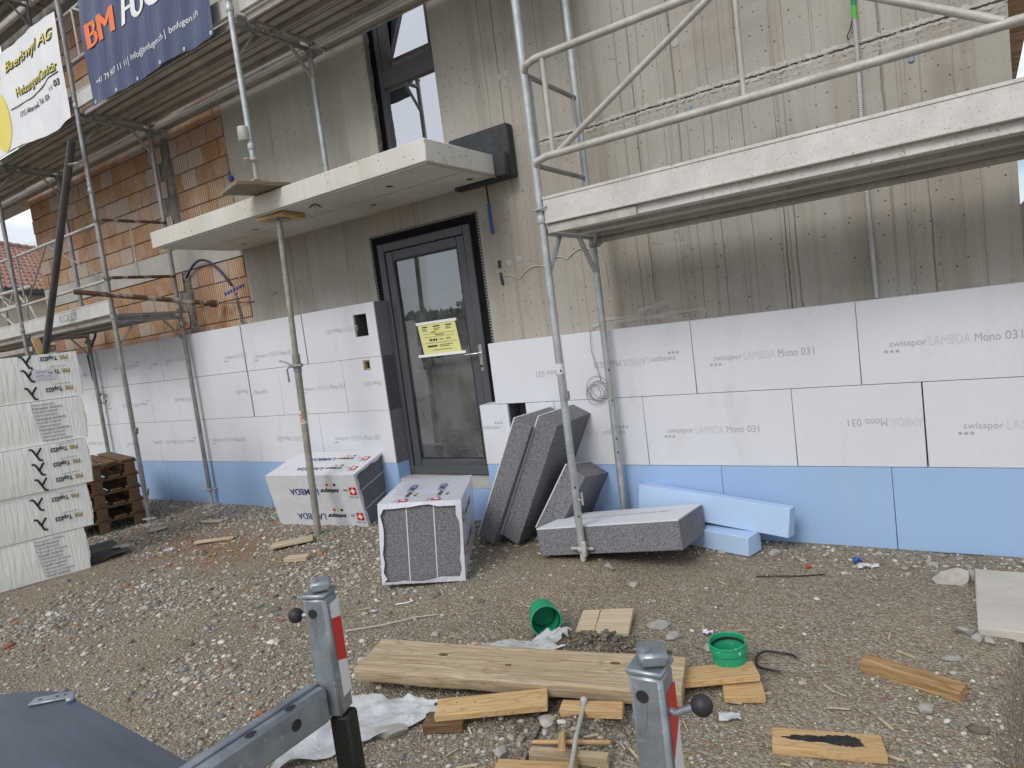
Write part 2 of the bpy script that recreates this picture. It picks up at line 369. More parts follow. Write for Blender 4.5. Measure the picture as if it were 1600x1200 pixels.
# ---- wood: grain runs along local x
def wood(name, a, b, dark, sc=1.0, dirt=0, dc=(.2, .17, .13), coord='object', rough=.75):
    k = N(name); v = k.pos(coord, (1.0*sc, 26*sc, 26*sc)); g = k.noise(v, 2.0, 5, .65, .5)
    c = k.mix(k.ramp(g, .36, .62), a, b)
    fine = k.noise(k.pos(coord, (2.5*sc, 120*sc, 120*sc)), 1.0, 3, .6); c = k.mix(k.math('MULTIPLY', k.ramp(fine, .48, .64), .7), c, dark)
    ring = k.math('ABSOLUTE', k.math('SUBTRACT', k.math('FRACT', k.math('MULTIPLY', k.noise(k.pos(coord, (.8*sc, 6*sc, 6*sc)), 1.3, 2, .4, .5), 15)), .5))
    c = k.mix(k.math('MULTIPLY', k.ramp(ring, .34, .5), .6), c, dark)
    c = k.mix(k.math('MULTIPLY', k.rnd(), .22), c, dark)
    if dirt: c = k.mix(k.math('MULTIPLY', k.ramp(k.noise(k.pos(coord, (3, 14, 14)), 2.0, 6, .7), .42, .6), dirt), c, dc)
    c = k.mix(k.math('MULTIPLY', k.ramp(k.noise(k.pos(coord), 60, 5, .75), .56, .66), .45), c, tuple(x*.55 for x in b))
    k.col(c); k.bump(k.math('ADD', g, fine), .4, .004); return k.fin(rough, 0, .3)
WOOD = wood('fresh_pine', (.62, .44, .23), (.54, .36, .17), (.33, .18, .07), 1.3, .25, (.40, .30, .18))
WOOD_P = wood('weathered_plank', (.60, .51, .365), (.44, .345, .215), (.21, .145, .08), .9, .65, (.35, .28, .19))
WOOD_G = wood('old_board', (.36, .30, .21), (.27, .215, .145), (.12, .09, .055), 1, .5, (.14, .115, .085))
WOOD_D = wood('pallet_wood', (.225, .14, .075), (.155, .09, .045), (.065, .035, .017), 1.2, .4, (.09, .055, .03))
WOOD_S = wood('split_pine', (.55, .37, .18), (.38, .22, .09), (.10, .05, .02), 1.0, .5, (.26, .16, .08))
WOOD_PL = wood('pale_shutter_board', (.58, .49, .35), (.50, .41, .28), (.38, .29, .18), .6, .35, (.42, .39, .33))
CHAR = plain('charred_wood', (.008, .008, .008), (.03, .028, .026), 30, .9, 0, 1, 60)
GREENP = plain('green_pipe', (.012, .30, .145), (.01, .24, .115), 7, .38, 0, .05)
def greendirty():
    k = N('splashed_green_pipe'); v = k.pos('object'); s = k.ramp(k.noise(v, 55, 4, .7), .62, .66)
    k.col(k.mix(s, (.015, .29, .14), (.55, .55, .5))); return k.fin(.45)
GREEND = greendirty()
STONE_M = plain('sandstone_slab', (.50, .475, .425), (.42, .395, .35), 5, .85, 0, .4, 45, 'world', stretch=(.6, 1, 1))
ROCK = plain('pebble', (.46, .44, .40), (.33, .315, .285), 14, .85, 0, .4, 90, 'world', rv=.5)
INK = flat('grey_print', (.30, .30, .32), .8); INK_L = flat('pale_grey_print', (.50, .505, .53), .8)
INK_B = flat('faded_print', (.37, .375, .395), .8); INK_BL = flat('faded_pale_print', (.53, .54, .57), .8)
INK_K = flat('black_print', (.02, .02, .022), .6); INK_N = flat('navy_print', (.035, .06, .20), .6)
RED = flat('red_print', (.52, .03, .025), .5); OCHRE = flat('gold_print', (.30, .24, .045), .6); YELLOW = flat('yellow_print', (.74, .64, .14), .6); ORANGE = flat('orange_print', (.80, .19, .06), .6)
WPRINT = flat('white_print', (.78, .79, .80), .5); REFW = flat('reflective_white', (.72, .72, .72), .35); REFR = flat('reflective_red', (.58, .025, .018), .3)
def banner(name, a, b, r=.4):
    k = N(name); v = k.pos('object'); k.col(k.mix(k.ramp(k.noise(v, 2, 4), .4, .7), a, b)); k.bump(k.noise(k.pos('object', (5, 5, 1.2)), 2.2, 4, .55, .8), .5, .03); return k.fin(r, 0, .4)
BAN_B = banner('navy_tarpaulin', (.035, .05, .115), (.05, .07, .15), .35); BAN_W = banner('white_tarpaulin', (.74, .75, .77), (.67, .68, .71), .45)
PAPER = plain('yellow_paper', (.72, .70, .30), (.68, .66, .28), 4, .8); LABEL = plain('label_paper', (.66, .66, .76), (.6, .6, .7), 4, .7)
BLUECAB = flat('blue_cable', (.02, .07, .30), .5); PURPLE = flat('purple_hose', (.018, .009, .045), .4); WIRE = flat('grey_wire', (.23, .235, .24), .45, .4); WIREW = flat('pale_wire', (.50, .49, .44), .6)
CONDUIT = plain('grey_conduit', (.52, .52, .51), (.44, .44, .43), 6, .6)
PANELD = plain('coated_trailer_board', (.075, .09, .12), (.055, .066, .09), 2.5, .42, 0, .12, 40, 'object', stretch=(1, 6, 1))
MAT_D = plain('bitumen_mat', (.045, .045, .047), (.11, .108, .10), 5, .7, 0, .3, 60, 'object', lo=.5, hi=.75)
# ---------------------------------------------------------------- ground
_perm = np.random.default_rng(3).random((256, 256))
def vnoise(x, y):
    xi = np.floor(x).astype(int); yi = np.floor(y).astype(int); fx = x-xi; fy = y-yi
    fx = fx*fx*(3-2*fx); fy = fy*fy*(3-2*fy)
    g = lambda a, b: _perm[a & 255, b & 255]
    return (g(xi, yi)*(1-fx)+g(xi+1, yi)*fx)*(1-fy)+(g(xi, yi+1)*(1-fx)+g(xi+1, yi+1)*fx)*fy
def fbm(x, y, o=4): return sum(vnoise(x*2**i+17*i, y*2**i+31*i)*.5**i for i in range(o))/2-.5
def gz(x, y):
    x = np.asarray(x, float); y = np.asarray(y, float)
    near = np.clip((y+14)/6, 0, 1)*np.clip((x+22)/8, 0, 1)
    z = (.030*fbm(x*.9, y*.9, 3)+.012*fbm(x*5, y*5, 3))*near
    z += .045*np.exp(-(((x+2.1)/.45)**2+((y+.78)/.3)**2))                          # heaped gravel round the scaffold foot
    z += .02*np.exp(-(((x+5.2)/1.2)**2+((y+.7)/.35)**2))
    lump = .075*np.exp(-(((x+1.50)/.27)**2+((y+1.74)/.15)**2))
    z += lump*(1+2.4*fbm(x*14, y*14, 4))                                            # clods behind the plank
    z += .06*np.exp(-(((x+1.35)/.14)**2+((y+2.28)/.10)**2))*(1+1.5*fbm(x*12+5, y*12, 3))
    e = np.clip((x-(.03+.10*np.clip((y+1.75)/.8, 0, 1)+.05*fbm(y*3, y*0+2, 3)))/.14, 0, 1); e = e*e*(3-2*e)
    pit = np.clip((-.72-y)/.2, 0, 1)*np.clip((y+2.6)/.5, 0, 1)*np.clip((3-x)/.6, 0, 1)
    z -= .42*e*pit                                                                  # washed-out hollow under the stone slab
    z *= np.where(y > -.25, np.clip((.05-y)/.3, .25, 1), 1)
    return z
def g0(x, y): return float(gz(np.array([x]), np.array([y]))[0])
def groundmat():
    k = N('site_soil'); v = k.pos('world')
    c = k.mix(k.ramp(k.noise(v, 1.1, 6, .65), .35, .66), (.285, .226, .152), (.205, .16, .104))
    c = k.mix(k.math('MULTIPLY', k.ramp(k.noise(v, .55, 4), .55, .7), .6), c, (.22, .195, .155))
    fine = k.vor(v, 95, 'Color'); g = k.xyz(fine)[0]
    c = k.mix(k.math('MULTIPLY', k.ramp(g, .62, .8), .65), c, (.44, .41, .35))
    c = k.mix(k.math('MULTIPLY', k.ramp(g, .1, .25, (1, 1, 1, 1), (0, 0, 0, 1)), .6), c, (.085, .07, .052))
    rd = k.n('ShaderNodeVectorMath', operation='DISTANCE'); k.l(k.pos('world', (.6, 1.5, 1)), rd.inputs[0]); rd.inputs[1].default_value = (-3.55, -1.7, 0)
    c = k.mix(k.math('MULTIPLY', k.math('MULTIPLY', k.ramp(rd.outputs['Value'], .1, .95, (1, 1, 1, 1), (0, 0, 0, 1)), k.ramp(k.noise(v, 2.6, 5, .7), .28, .56)), .85), c, (.225, .115, .058))      # brick dust trodden in
    c = k.mix(k.math('MULTIPLY', k.ramp(k.noise(v, 260, 3, .7), .3, .7), .4), c, (.30, .265, .21))
    k.col(c); h = k.math('ADD', k.math('MULTIPLY', k.vor(v, 95), -.9), k.noise(v, 40, 6, .7))
    k.bump(h, .9, .012); return k.fin(.95, 0, .2)
SOIL = groundmat()
xs = np.concatenate([-np.geomspace(260, 10.6, 26), np.arange(-10.5, -3.4, .06), np.arange(-3.4, 1.6, .028), np.geomspace(1.65, 260, 26)])
ys = np.concatenate([-np.geomspace(260, 5.1, 22), np.arange(-5, -2.9, .05), np.arange(-2.9, -.5, .028), np.arange(-.5, .26, .05), np.geomspace(.3, 260, 20)])
GX, GY = np.meshgrid(xs, ys); GZ = gz(GX, GY)
nv = GX.size; h_, w_ = GX.shape
me = bpy.data.meshes.new('ground'); me.vertices.add(nv); me.vertices.foreach_set('co', np.stack([GX, GY, GZ], -1).astype(np.float32).ravel())
ii, jj = np.meshgrid(np.arange(h_-1), np.arange(w_-1), indexing='ij'); a = (ii*w_+jj).ravel()
q = np.stack([a, a+1, a+w_+1, a+w_], -1); nq = len(q)
me.loops.add(nq*4); me.loops.foreach_set('vertex_index', q.ravel().astype(np.int32)); me.polygons.add(nq); me.polygons.foreach_set('loop_start', np.arange(nq, dtype=np.int32)*4)
me.polygons.foreach_set('use_smooth', np.ones(nq, bool)); me.materials.append(SOIL); me.update(); me.validate()
ground = tag(link(me, 'ground', Matrix.Identity(4)), kind='structure')

# ---------------------------------------------------------------- gravel (nobody could count it)
def ico(sub):
    import bmesh
    bm = bmesh.new(); bmesh.ops.create_icosphere(bm, subdivisions=sub, radius=1)
    v = np.array([tuple(x.co) for x in bm.verts]); f = np.array([[w.index for w in p.verts] for p in bm.faces]); bm.free(); return v, f
def scatter(name, pts, size, cols, sub, seed, sink=.25):
    r = np.random.default_rng(seed); V, F = ico(sub); n = len(pts); nv = len(V)
    kinds = 24; base = []
    for k in range(kinds):      # 24 stone shapes: lumpy, flattened, some angular
        d = V*(1+.32*(r.random((nv, 1))-.5)*2*r.uniform(.5, 1)); d = d*np.array([1, r.uniform(.5, .9), r.uniform(.28, .6)]); base.append(d)
    base = np.array(base); ki = r.integers(0, kinds, n); A = base[ki]*size[:, None, None]
    t = r.random(n)*2*np.pi; tilt = r.normal(0, .22, n)
    c, s = np.cos(t)[:, None], np.sin(t)[:, None]; ct, st = np.cos(tilt)[:, None], np.sin(tilt)[:, None]
    x, y, z = A[..., 0], A[..., 1], A[..., 2]
    y, z = y*ct-z*st, y*st+z*ct; x, y = x*c-y*s, x*s+y*c
    zz = gz(pts[:, 0], pts[:, 1])+size*sink*.6
    P = np.stack([x+pts[:, :1], y+pts[:, 1:2], z+zz[:, None]], -1).reshape(-1, 3)
    T = (F[None]+(np.arange(n)*nv)[:, None, None]).reshape(-1, 3)
    me = bpy.data.meshes.new(name); me.vertices.add(len(P)); me.vertices.foreach_set('co', P.astype(np.float32).ravel())
    me.loops.add(T.size); me.loops.foreach_set('vertex_index', T.ravel().astype(np.int32)); me.polygons.add(len(T)); me.polygons.foreach_set('loop_start', np.arange(len(T), dtype=np.int32)*3)
    if sub > 1: me.polygons.foreach_set('use_smooth', np.ones(len(T), bool))
    at = me.color_attributes.new('stone', 'FLOAT_COLOR', 'POINT'); C4 = np.ones((len(P), 4), np.float32); C4[:, :3] = np.repeat(cols, nv, 0); at.data.foreach_set('color', C4.ravel())
    me.materials.append(GRAVEL); me.update(); return tag(link(me, name, Matrix.Identity(4)), kind='stuff')
k = N('gravel_stone'); at = k.n('ShaderNodeVertexColor', layer_name='stone'); v = k.pos('world')
k.col(k.mix(.55, at.outputs[0], k.ramp(k.noise(v, 70, 5, .7), .3, .7, (.6, .58, .54, 1), (1.2, 1.2, 1.2, 1)), 'MULTIPLY')); k.bump(k.noise(v, 160, 4), .3, .003); GRAVEL = k.fin(.9, 0, .25)
def cols(n, r, redp=.02):
    b = np.array([[.54, .51, .45], [.46, .43, .37], [.60, .58, .53], [.36, .33, .28], [.27, .265, .26], [.40, .345, .265], [.22, .195, .155]])
    w = np.array([.22, .2, .12, .16, .1, .1, .1]); c = b[r.choice(len(b), n, p=w)]*r.uniform(.62, 1.08, (n, 1))
    red = r.random(n) < redp; c[red] = np.array([.33, .155, .085])*r.uniform(.7, 1.2, (red.sum(), 1)); return c
def dens(x, y):      # left of the packs the ground is gravel, on the right it is trodden earth
    l = np.clip((-1.75-.35*(y+2.5)-x)/1.0, 0, 1)
    p = np.clip(.55+2.2*fbm(x*1.5, y*1.5, 3), .08, 1)
    edge = np.exp(-((y+.12)/.22)**2)*.7
    wood_ = np.exp(-(((x+1.5)/.8)**2+((y+2.5)/.45)**2))*.8
    return np.clip(l*p*.85+edge*1.0+wood_*.6+.06+.4*np.clip((x+.5)/.6, 0, 1)*np.clip((-1.3-y)/.4, 0, 1), 0, 1)
def sample(n, seed, xr, yr, pw=1.0):
    r = np.random.default_rng(seed); P = np.stack([r.uniform(*xr, n), r.uniform(*yr, n)], -1)
    P = P[r.random(n) < dens(P[:, 0], P[:, 1])**pw]; q = P-np.array([-6.8, -2.08]); a = rad(15); u, w = q[:, 0]*math.cos(a)-q[:, 1]*math.sin(a), q[:, 0]*math.sin(a)+q[:, 1]*math.cos(a)
    return P[~((np.abs(u) < .56) & (w > -.76) & (w < .61))]      # none on the mat
def infield(P):      # only where somebody standing about here could see ground
    d = P-np.array([0.15, -4.6]); a = np.degrees(np.arctan2(-d[:, 0], d[:, 1])); return (a > -22) & (a < 88)
P = sample(98000, 21, (-9.5, 1.3), (-4.0, -.02)); P = P[infield(P)]; r = np.random.default_rng(5)
scatter('gravel', P, np.clip(r.lognormal(math.log(.0072), .45, len(P)), .0035, .020)*(.95+.4*np.clip((-1.9-P[:, 0])/1.2, 0, 1)), cols(len(P), r, .03), 1, 41)
P = sample(46000, 22, (-3.6, 1.0), (-3.9, -.9), .62); P = P[infield(P)]
scatter('fine_gravel', P, np.clip(r.lognormal(math.log(.0042), .35, len(P)), .0025, .008), cols(len(P), r, .015), 1, 42)
P = sample(3400, 23, (-9.0, 1.0), (-3.9, -.05), 1.2); P = P[infield(P)]
scatter('coarse_gravel', P, np.clip(r.lognormal(math.log(.0185), .3, len(P)), .012, .040), cols(len(P), r, .03), 2, 43)
P = np.stack([r.normal(-5.9, 1.0, 900), r.normal(-1.15, .38, 900)], -1)
cc = np.array([[.33, .16, .085]])*r.uniform(.6, 1.15, (900, 1)); scatter('brick_crumbs', P, np.clip(r.lognormal(math.log(.0075), .5, 900), .003, .025), cc, 1, 44)
P = np.stack([r.normal(-1.52, .17, 4200), r.normal(-1.745, .085, 4200)], -1)
cc = np.array([[.135, .118, .092]])*r.uniform(.55, 1.7, (4200, 1)); scatter('earth_clods', P, np.clip(r.lognormal(math.log(.0042), .6, 4200), .002, .022), cc, 1, 45, .6)
P = np.stack([r.normal(-1.40, .16, 2200), r.normal(-2.27, .09, 2200)], -1)
cc = np.array([[.16, .14, .11]])*r.uniform(.55, 1.5, (2200, 1)); scatter('earth_clods', P, np.clip(r.lognormal(math.log(.0045), .6, 2200), .002, .02), cc, 1, 46, .4)
# splinters and chips of wood trodden into the yard
m = MB(); rs = random.Random(31)
for (cx, cy, sx, sy, n) in ((-1.3, -2.45, .28, .14, 46), (-4.7, -1.0, .5, .2, 36), (-1.1, -1.85, .5, .25, 26), (-5.6, -1.0, .8, .3, 26), (-2.3, -1.6, 1.2, .5, 30), (-.5, -1.6, .4, .4, 22)):
    for _ in range(n//2 + 2):
        x, y = rs.gauss(cx, sx), rs.gauss(cy, sy)
        if y > -.3: continue
        m.box((x, y, g0(x, y)+.008), (rs.uniform(.02, .085), rs.uniform(.003, .010), rs.uniform(.002, .006)), rotm(rs.uniform(-8, 8), rs.uniform(-10, 10), rs.uniform(0, 180)))
tag(m.build("wood_splinters", WOOD_PL, None, False), kind='stuff')
# ---------------------------------------------------------------- the house
T = .18
HOUSE = thing('house', 'unfinished house of raw concrete and clay block with foam boards on its foot', 'building', (-5.4, 1, 0))
XR, XB, XL = .325, -6.36, -11.12
DX0, DX1, DZ0, DZ1 = -4.388, -3.312, .36, 2.512
WX0, WX1, WZ0, WZ1 = -4.196, -3.471, 2.93, 5.15
Y1 = T+.25
m = MB(); wl = lambda x0, x1, z0, z1: m.bb((x0, T, z0), (x1, Y1, z1))
wl(-3.2, XR, -.3, 6.6)
m.build('concrete_wall', CONC, HOUSE, False)
m = MB(); wl = lambda x0, x1, z0, z1: m.bb((x0, T, z0), (x1, Y1, z1))
wl(XB, DX0-.25, -.3, 6.6); wl(DX0-.25, DX0, -.3, 2.93); wl(DX0, DX1, -.3, DZ0); wl(DX0, DX1, DZ1, 2.93); wl(DX1, -3.2, -.3, 2.93)
wl(DX0-.25, WX0, 2.93, 6.6); wl(WX0, WX1, WZ1, 6.6); wl(WX1, -3.2, 2.93, 6.6)
m.build('concrete_wall', CONC_L, HOUSE, False)
# side return, roof slab and rooms behind the openings
m = MB(); m.bb((XR-.25, Y1+.001, -.3), (XR-.002, 7, 6.6)); m.build('side_wall', CONC_B, HOUSE, False)
m = MB(); m.bb((XL+.01, T+.02, 6.601), (XR, 7, 6.85)); m.build('roof_slab', CONC_B, HOUSE, False)
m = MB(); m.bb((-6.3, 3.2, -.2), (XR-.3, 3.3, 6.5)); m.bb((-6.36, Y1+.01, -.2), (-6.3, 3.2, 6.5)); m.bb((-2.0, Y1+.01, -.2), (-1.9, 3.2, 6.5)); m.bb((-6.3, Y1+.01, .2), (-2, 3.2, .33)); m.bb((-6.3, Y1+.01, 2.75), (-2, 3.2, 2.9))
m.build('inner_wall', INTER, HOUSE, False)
# formwork seams and tie-hole plugs
for x, z0, z1, w in [(-1.545, 1.5, 3.6, .018), (-.19, 1.5, 2.93, .02), (-2.94, 1.5, 2.78, .014), (-2.775, 3.19, 6, .014), (-5.6, 2.0, 2.78, .022), (-5.36, 2.0, 2.78, .016), (-5.62, 2.96, 4.2, .016), (-4.80, 2.3, 2.78, .012), (-1.53, 3.6, 6, .016), (-.62, 3.0, 6, .014)]:
    m = MB(); n = 24; zz = np.linspace(z0, z1, n)
    for sgn in (-1, 1):
        P = [[(x+sgn*w/2+random.uniform(-.002, .002)-.003, T+.001, z), (x+sgn*w/2+random.uniform(-.002, .002), T-random.uniform(.002, .006), z), (x+sgn*w/2+random.uniform(.002, .005), T+.001, z)] for z in zz]; m.grid(P)
    m.build('formwork_seam', CONC_B, HOUSE)
for x, z in [(-2.98, 2.13), (-2.88, 2.14), (-1.45, 3.35), (-2.85, 3.55), (-2.79, 3.56), (-5.56, 2.33), (-5.37, 2.34), (-5.42, 2.36), (-5.66, 3.2), (-5.58, 3.21), (-.05, 1.9)]:
    m = MB(); m.lathe([(.028, 0), (.028, .004), (.02, .006)], 16, frame((x, T+.001, z), (1, 0, 0), (0, 0, 1))); m.build('tie_hole_plug', CONC_B, HOUSE)
# rough pour joint
m = MB(); n = 220; xx = np.linspace(-2.62, XR-.01, n); rr = np.random.default_rng(8)
for zc, amp, hh in ((2.985, .012, .075), (2.925, .006, .02)):
    zo = zc+.02*np.array([fbm(np.array([x*1.2]), np.array([zc]), 3)[0] for x in xx])*2
    rows = [[(x, T+.002-(0 if j in (0, 5) else amp*rr.uniform(.1, 1)*(1 if j % 2 else .4)), zo[i]+(j-2.5)/5*hh*rr.uniform(.7, 1.5)) for i, x in enumerate(xx)] for j in range(6)]
    m.grid(rows)
m.build('pour_joint', SMEAR, HOUSE, False)
MB().pipe([(x, T+.001, 2.985+.04*fbm(np.array([x*1.2]), np.array([2.985]), 3)[0]+rr.uniform(-.003, .003)) for x in xx], .0065, 5).build('joint_gap', BITUM, HOUSE)
m = MB()       # slurry smeared on the face above the boards
for (cx, cz, w, h) in ((-1.95, 1.545, .42, .035), (-1.80, 1.62, .14, .05), (-1.6, 1.56, .2, .03), (-2.1, 1.57, .2, .03)):
    P = [[(cx+w*(j/14-.5)*2+rr.uniform(-.01, .01), T+.001-.011*max(0, math.sin(math.pi*j/14)*math.sin(math.pi*i/5))*rr.uniform(.3, 1), cz+h*(i/5-.5)*(.5+rr.random())+.05*(j/14-.5)*(cz > 1.6)) for j in range(15)] for i in range(6)]; m.grid(P)
m.build('slurry_smear', SMEAR, HOUSE)
# blue-grey plastic tabs left in the pour joint
for x, z in ((-1.40, 2.90), (-.12, 2.83)): MB().box((x, T-.006, z), (.028, .012, .055), rotm(0, 8, 0), .004).build('spacer_tab', flat('tab_blue', (.22, .27, .36), .5) if 'tab_blue' not in MATS else MATS['tab_blue'], HOUSE)
# ---- clay block walls: every block a piece of its own
m = MB(); m.bb((XL+.002, T+.016, -.3), (XB-.002, Y1, 2.748)); m.bb((XL+.002, T+.016, 3.02), (XB-.002, Y1, 6.6)); BW = m.build('brick_wall', MORTAR, HOUSE, False)
bm_ = {}; SQ = MB()
def brick(x0, x1, z0, z1):
    wq = round((x1-x0)*100)/100; hq = round((z1-z0)*100)/100; key = (wq, hq)
    if key not in bm_: bm_[key] = MB().box((0, 0, 0), (wq, .06, hq), None, .004).mesh('brick', BRICK)
    link(bm_[key], 'brick', TR(((x0+x1)/2, T+.03+random.uniform(-.003, .003), (z0+z1)/2), random.uniform(-.4, .4), 0, random.uniform(-.5, .5)), BW)
for (zlo, nrow, hgt) in ((1.87, 4, .2195), (3.024, 16, .2015)):
    for r_ in range(nrow):
        z0 = zlo+r_*hgt; x = XB-.002-(.02 if r_ % 2 else .145)
        if r_ % 2 == 0: brick(x+.008, XB-.002, z0, z0+hgt-.013)
        while x > XL+.1:
            x0 = max(x-.295, XL); gap = -7.62 < x0 < -7.42 or -7.62 < x < -7.42
            if not (-7.585 < (x0+x)/2 < -7.415):
                a, b = x0+.004, x-.004
                if a < -7.42 < b: a = -7.415
                if a < -7.58 < b: b = -7.585
                if b-a > .03 and z0 < 6.2:
                    brick(a, b, z0, z0+hgt-.013)
                    if random.random() < .6 and b < XB-.05: SQ.box((b+.004+random.uniform(-.004, .004), T-.001, z0+hgt*random.uniform(.4, .6)), (random.uniform(.006, .014), .006, hgt*random.uniform(.4, .95)), None, .002)
            x = x0
tag(SQ.build('squeezed_mortar', SMEAR, BW, False), kind='stuff')
for (z0, z1) in ((1.9, 2.74), (3.03, 6.5)):       # rough mortar chase between the block panels
    n = 60; P = [[(-7.50+(j/6-.5)*.15+rr.uniform(-.005, .005), T-.002+rr.uniform(-.007, .006)+(.03 if j in (0, 6) else 0), z0+(z1-z0)*i/n) for j in range(7)] for i in range(n+1)]
    m = MB(); m.grid(P); m.build('mortar_chase', MORTAR, HOUSE, False)
n = 40; P = [[(-6.60+(j/4-.5)*.05+.04*(1-i/n)+rr.uniform(-.005, .005), T-.006+rr.uniform(-.01, .008), 2.0+.38*i/n) for j in range(5)] for i in range(n+1)]
m = MB(); m.grid(P); m.build('mortar_chase', MORTAR, HOUSE, False)
m = MB(); m.bb((XL, T-.004, 2.752), (XB+.0, Y1, 3.016)); m.build('slab_edge', CONC_B, HOUSE, False)
m = MB(); m.bb((XL-.0, Y1+.002, -.3), (XL+.25, 7, 6.6)); m.build('side_wall', BRICK, HOUSE, False)
# ---- canopy
m = MB(); m.bb((-6.40, -.79, 2.797), (-2.91, .086, 2.952), .006); m.bb((-6.38, .0865, 2.80), (-3.37, T-.001, 2.95))
CAN = m.build('canopy', CONC_C, HOUSE)
m = MB(); m.bb((-6.38, -.775, 2.786), (-2.925, -.755, 2.7965)); m.bb((-2.945, -.75, 2.786), (-2.925, .08, 2.7965)); m.build('drip_edge', CONC_B, CAN, False)
m = MB(); m.bb((-6.39, -.302, 2.7945), (-2.92, -.299, 2.7965)); m.build('board_mark', CONC_B, CAN, False)
for x, y in ((-3.55, -.48), (-5.3, -.42), (-4.1, -.1), (-6.0, -.05), (-3.1, -.05)):
    m = MB(); m.lathe([(.03, -.002), (.03, .0), (.022, .0005)], 18, TR((x, y, 2.7965), 180)); m.build('anchor_hole', BLACK, CAN)
m = MB(); m.bb((-3.365, .088, 2.77), (-2.79, T-.0015, 3.178), .01); m.bb((-2.908, .02, 2.775), (-2.80, .0875, 2.955), .01); m.build('bitumen_upstand', BITUM, HOUSE)
# ---- door
D = MB(); fo = (.07, .155)
def ring(mb, x0, x1, z0, z1, w, y0, y1, ch=.004, wb=None):
    wb = wb or w
    mb.bb((x0, y0, z0), (x0+w, y1, z1), ch); mb.bb((x1-w, y0, z0), (x1, y1, z1), ch); mb.bb((x0+w, y0+.0005, z1-w), (x1-w, y1, z1), ch); mb.bb((x0+w, y0+.0005, z0), (x1-w, y1, z0+wb), ch)
ring(D, DX0+.005, DX1-.005, DZ0+.005, DZ1-.005, .072, T-.022, T+.07); DOOR = D.build('door', ANTH, HOUSE)
m = MB(); ring(m, DX0+.083, DX1-.083, DZ0+.03, DZ1-.083, .085, T-.010, T+.055, .006, .11); m.build('leaf_frame', ANTH, DOOR)
gx0, gx1, gz0_, gz1_ = DX0+.168, DX1-.168, DZ0+.14, DZ1-.168
m = MB(); ring(m, gx0-.001, gx1+.001, gz0_-.001, gz1_+.001, .014, T-.004, T+.012, .002); m.build('glazing_bead', BLACK, DOOR)
m = MB(); m.bb((gx0+.013, T+.012, gz0_+.013), (gx1-.013, T+.018, gz1_-.013)); m.build('pane', GLASS, DOOR, False)
m = MB(); m.bb((gx0+.012, T+.024, gz0_+.012), (gx0+.024, T+.034, gz1_-.012)); m.build('spacer_bar', STEEL, DOOR)
m = MB(); m.bb((-3.388, T-.024, 1.27), (-3.352, T-.0105, 1.50), .006); m.lathe([(.011, 0), (.011, .012)], 14, frame((-3.37, T-.024, 1.315), (1, 0, 0), (0, 0, 1)), 1)
m.pipe([(-3.37, T-.024, 1.425), (-3.37, T-.055, 1.425), (-3.38, T-.064, 1.425), (-3.50, T-.066, 1.424)], .0085, 10); m.build('door_handle', [STEEL, BLACK], DOOR)
m = MB(); m.bb((DX0+.01, .02, .315), (DX1-.01, T-.023, .352), .004); m.bb((DX0+.01, .015, .285), (DX1-.01, .0195, .352)); m.build('threshold', ALU, DOOR)
m = MB(); y0, y1 = T-.004, T-.0005; o0, o1, ot = -4.478, -3.231, 2.597
m.bb((o0, y0, 0.5), (DX0+.004, y1, ot)); m.bb((DX1-.004, y0, .5), (o1, y1, ot)); m.bb((DX0+.004, y0, DZ1-.004), (DX1-.004, y1, ot)); m.build('sealing_membrane', MEMB, HOUSE, False)
m = MB(); m.bb((o0, y0-.002, .5), (o0+.022, y0-.0002, ot)); m.bb((o1-.024, y0-.002, .5), (o1, y0-.0002, ot)); m.bb((o0+.022, y0-.002, ot-.022), (o1-.024, y0-.0002, ot)); m.build('perforated_strip', DOTS, HOUSE, False)
# ---- upper window
yw = T+.085; W_ = MB(); ring(W_, WX0+.01, WX1-.005, WZ0, WZ1, .06, yw, yw+.07); WIN = W_.build('window', ANTH, HOUSE)
m = MB(); m.bb((WX0+.07, yw+.004, 3.86), (WX1-.065, yw+.07, 4.02), .006); m.bb((WX0+.07, yw+.0145, 4.02), (WX0+.16, yw+.07, 5.09), .006); m.bb((WX1-.11, yw+.0145, 4.02), (WX1-.065, yw+.07, 5.09), .006); m.build('sash', ANTH, WIN)
m = MB(); m.box((0, 0, .53), (WX1-WX0-.27, .006, 1.06), None); m.build('pane', GLASS_W, WIN, False, M=TR(((WX0+WX1)/2+.025, yw+.03, 4.02), -13, 0, 0))
m = MB(); m.bb((WX0+.071, yw+.03, 2.99), (WX1-.066, yw+.036, 3.859)); m.build('pane', GLASS_W, WIN, False)
m = MB(); m.bb((WX0+.001, T+.04, 2.95), (WX0+.006, yw+.02, 5.14)); m.bb((WX0+.0005, yw-.004, 2.95), (WX0+.03, yw-.0005, 5.14)); m.build('sealing_membrane', MEMB, HOUSE, False)
n = 60; P = [[(WX0-.016+rr.uniform(-.006, .004), T-.0015, z), (WX0+.001+rr.uniform(-.004, .004), T-.004, z), (WX0+.004+rr.uniform(0, .004), T+.04+rr.uniform(-.01, .01), z)] for z in np.linspace(2.96, 5.1, n)]
m = MB(); m.grid(P); m.build('rough_reveal', MORTAR, HOUSE, False)
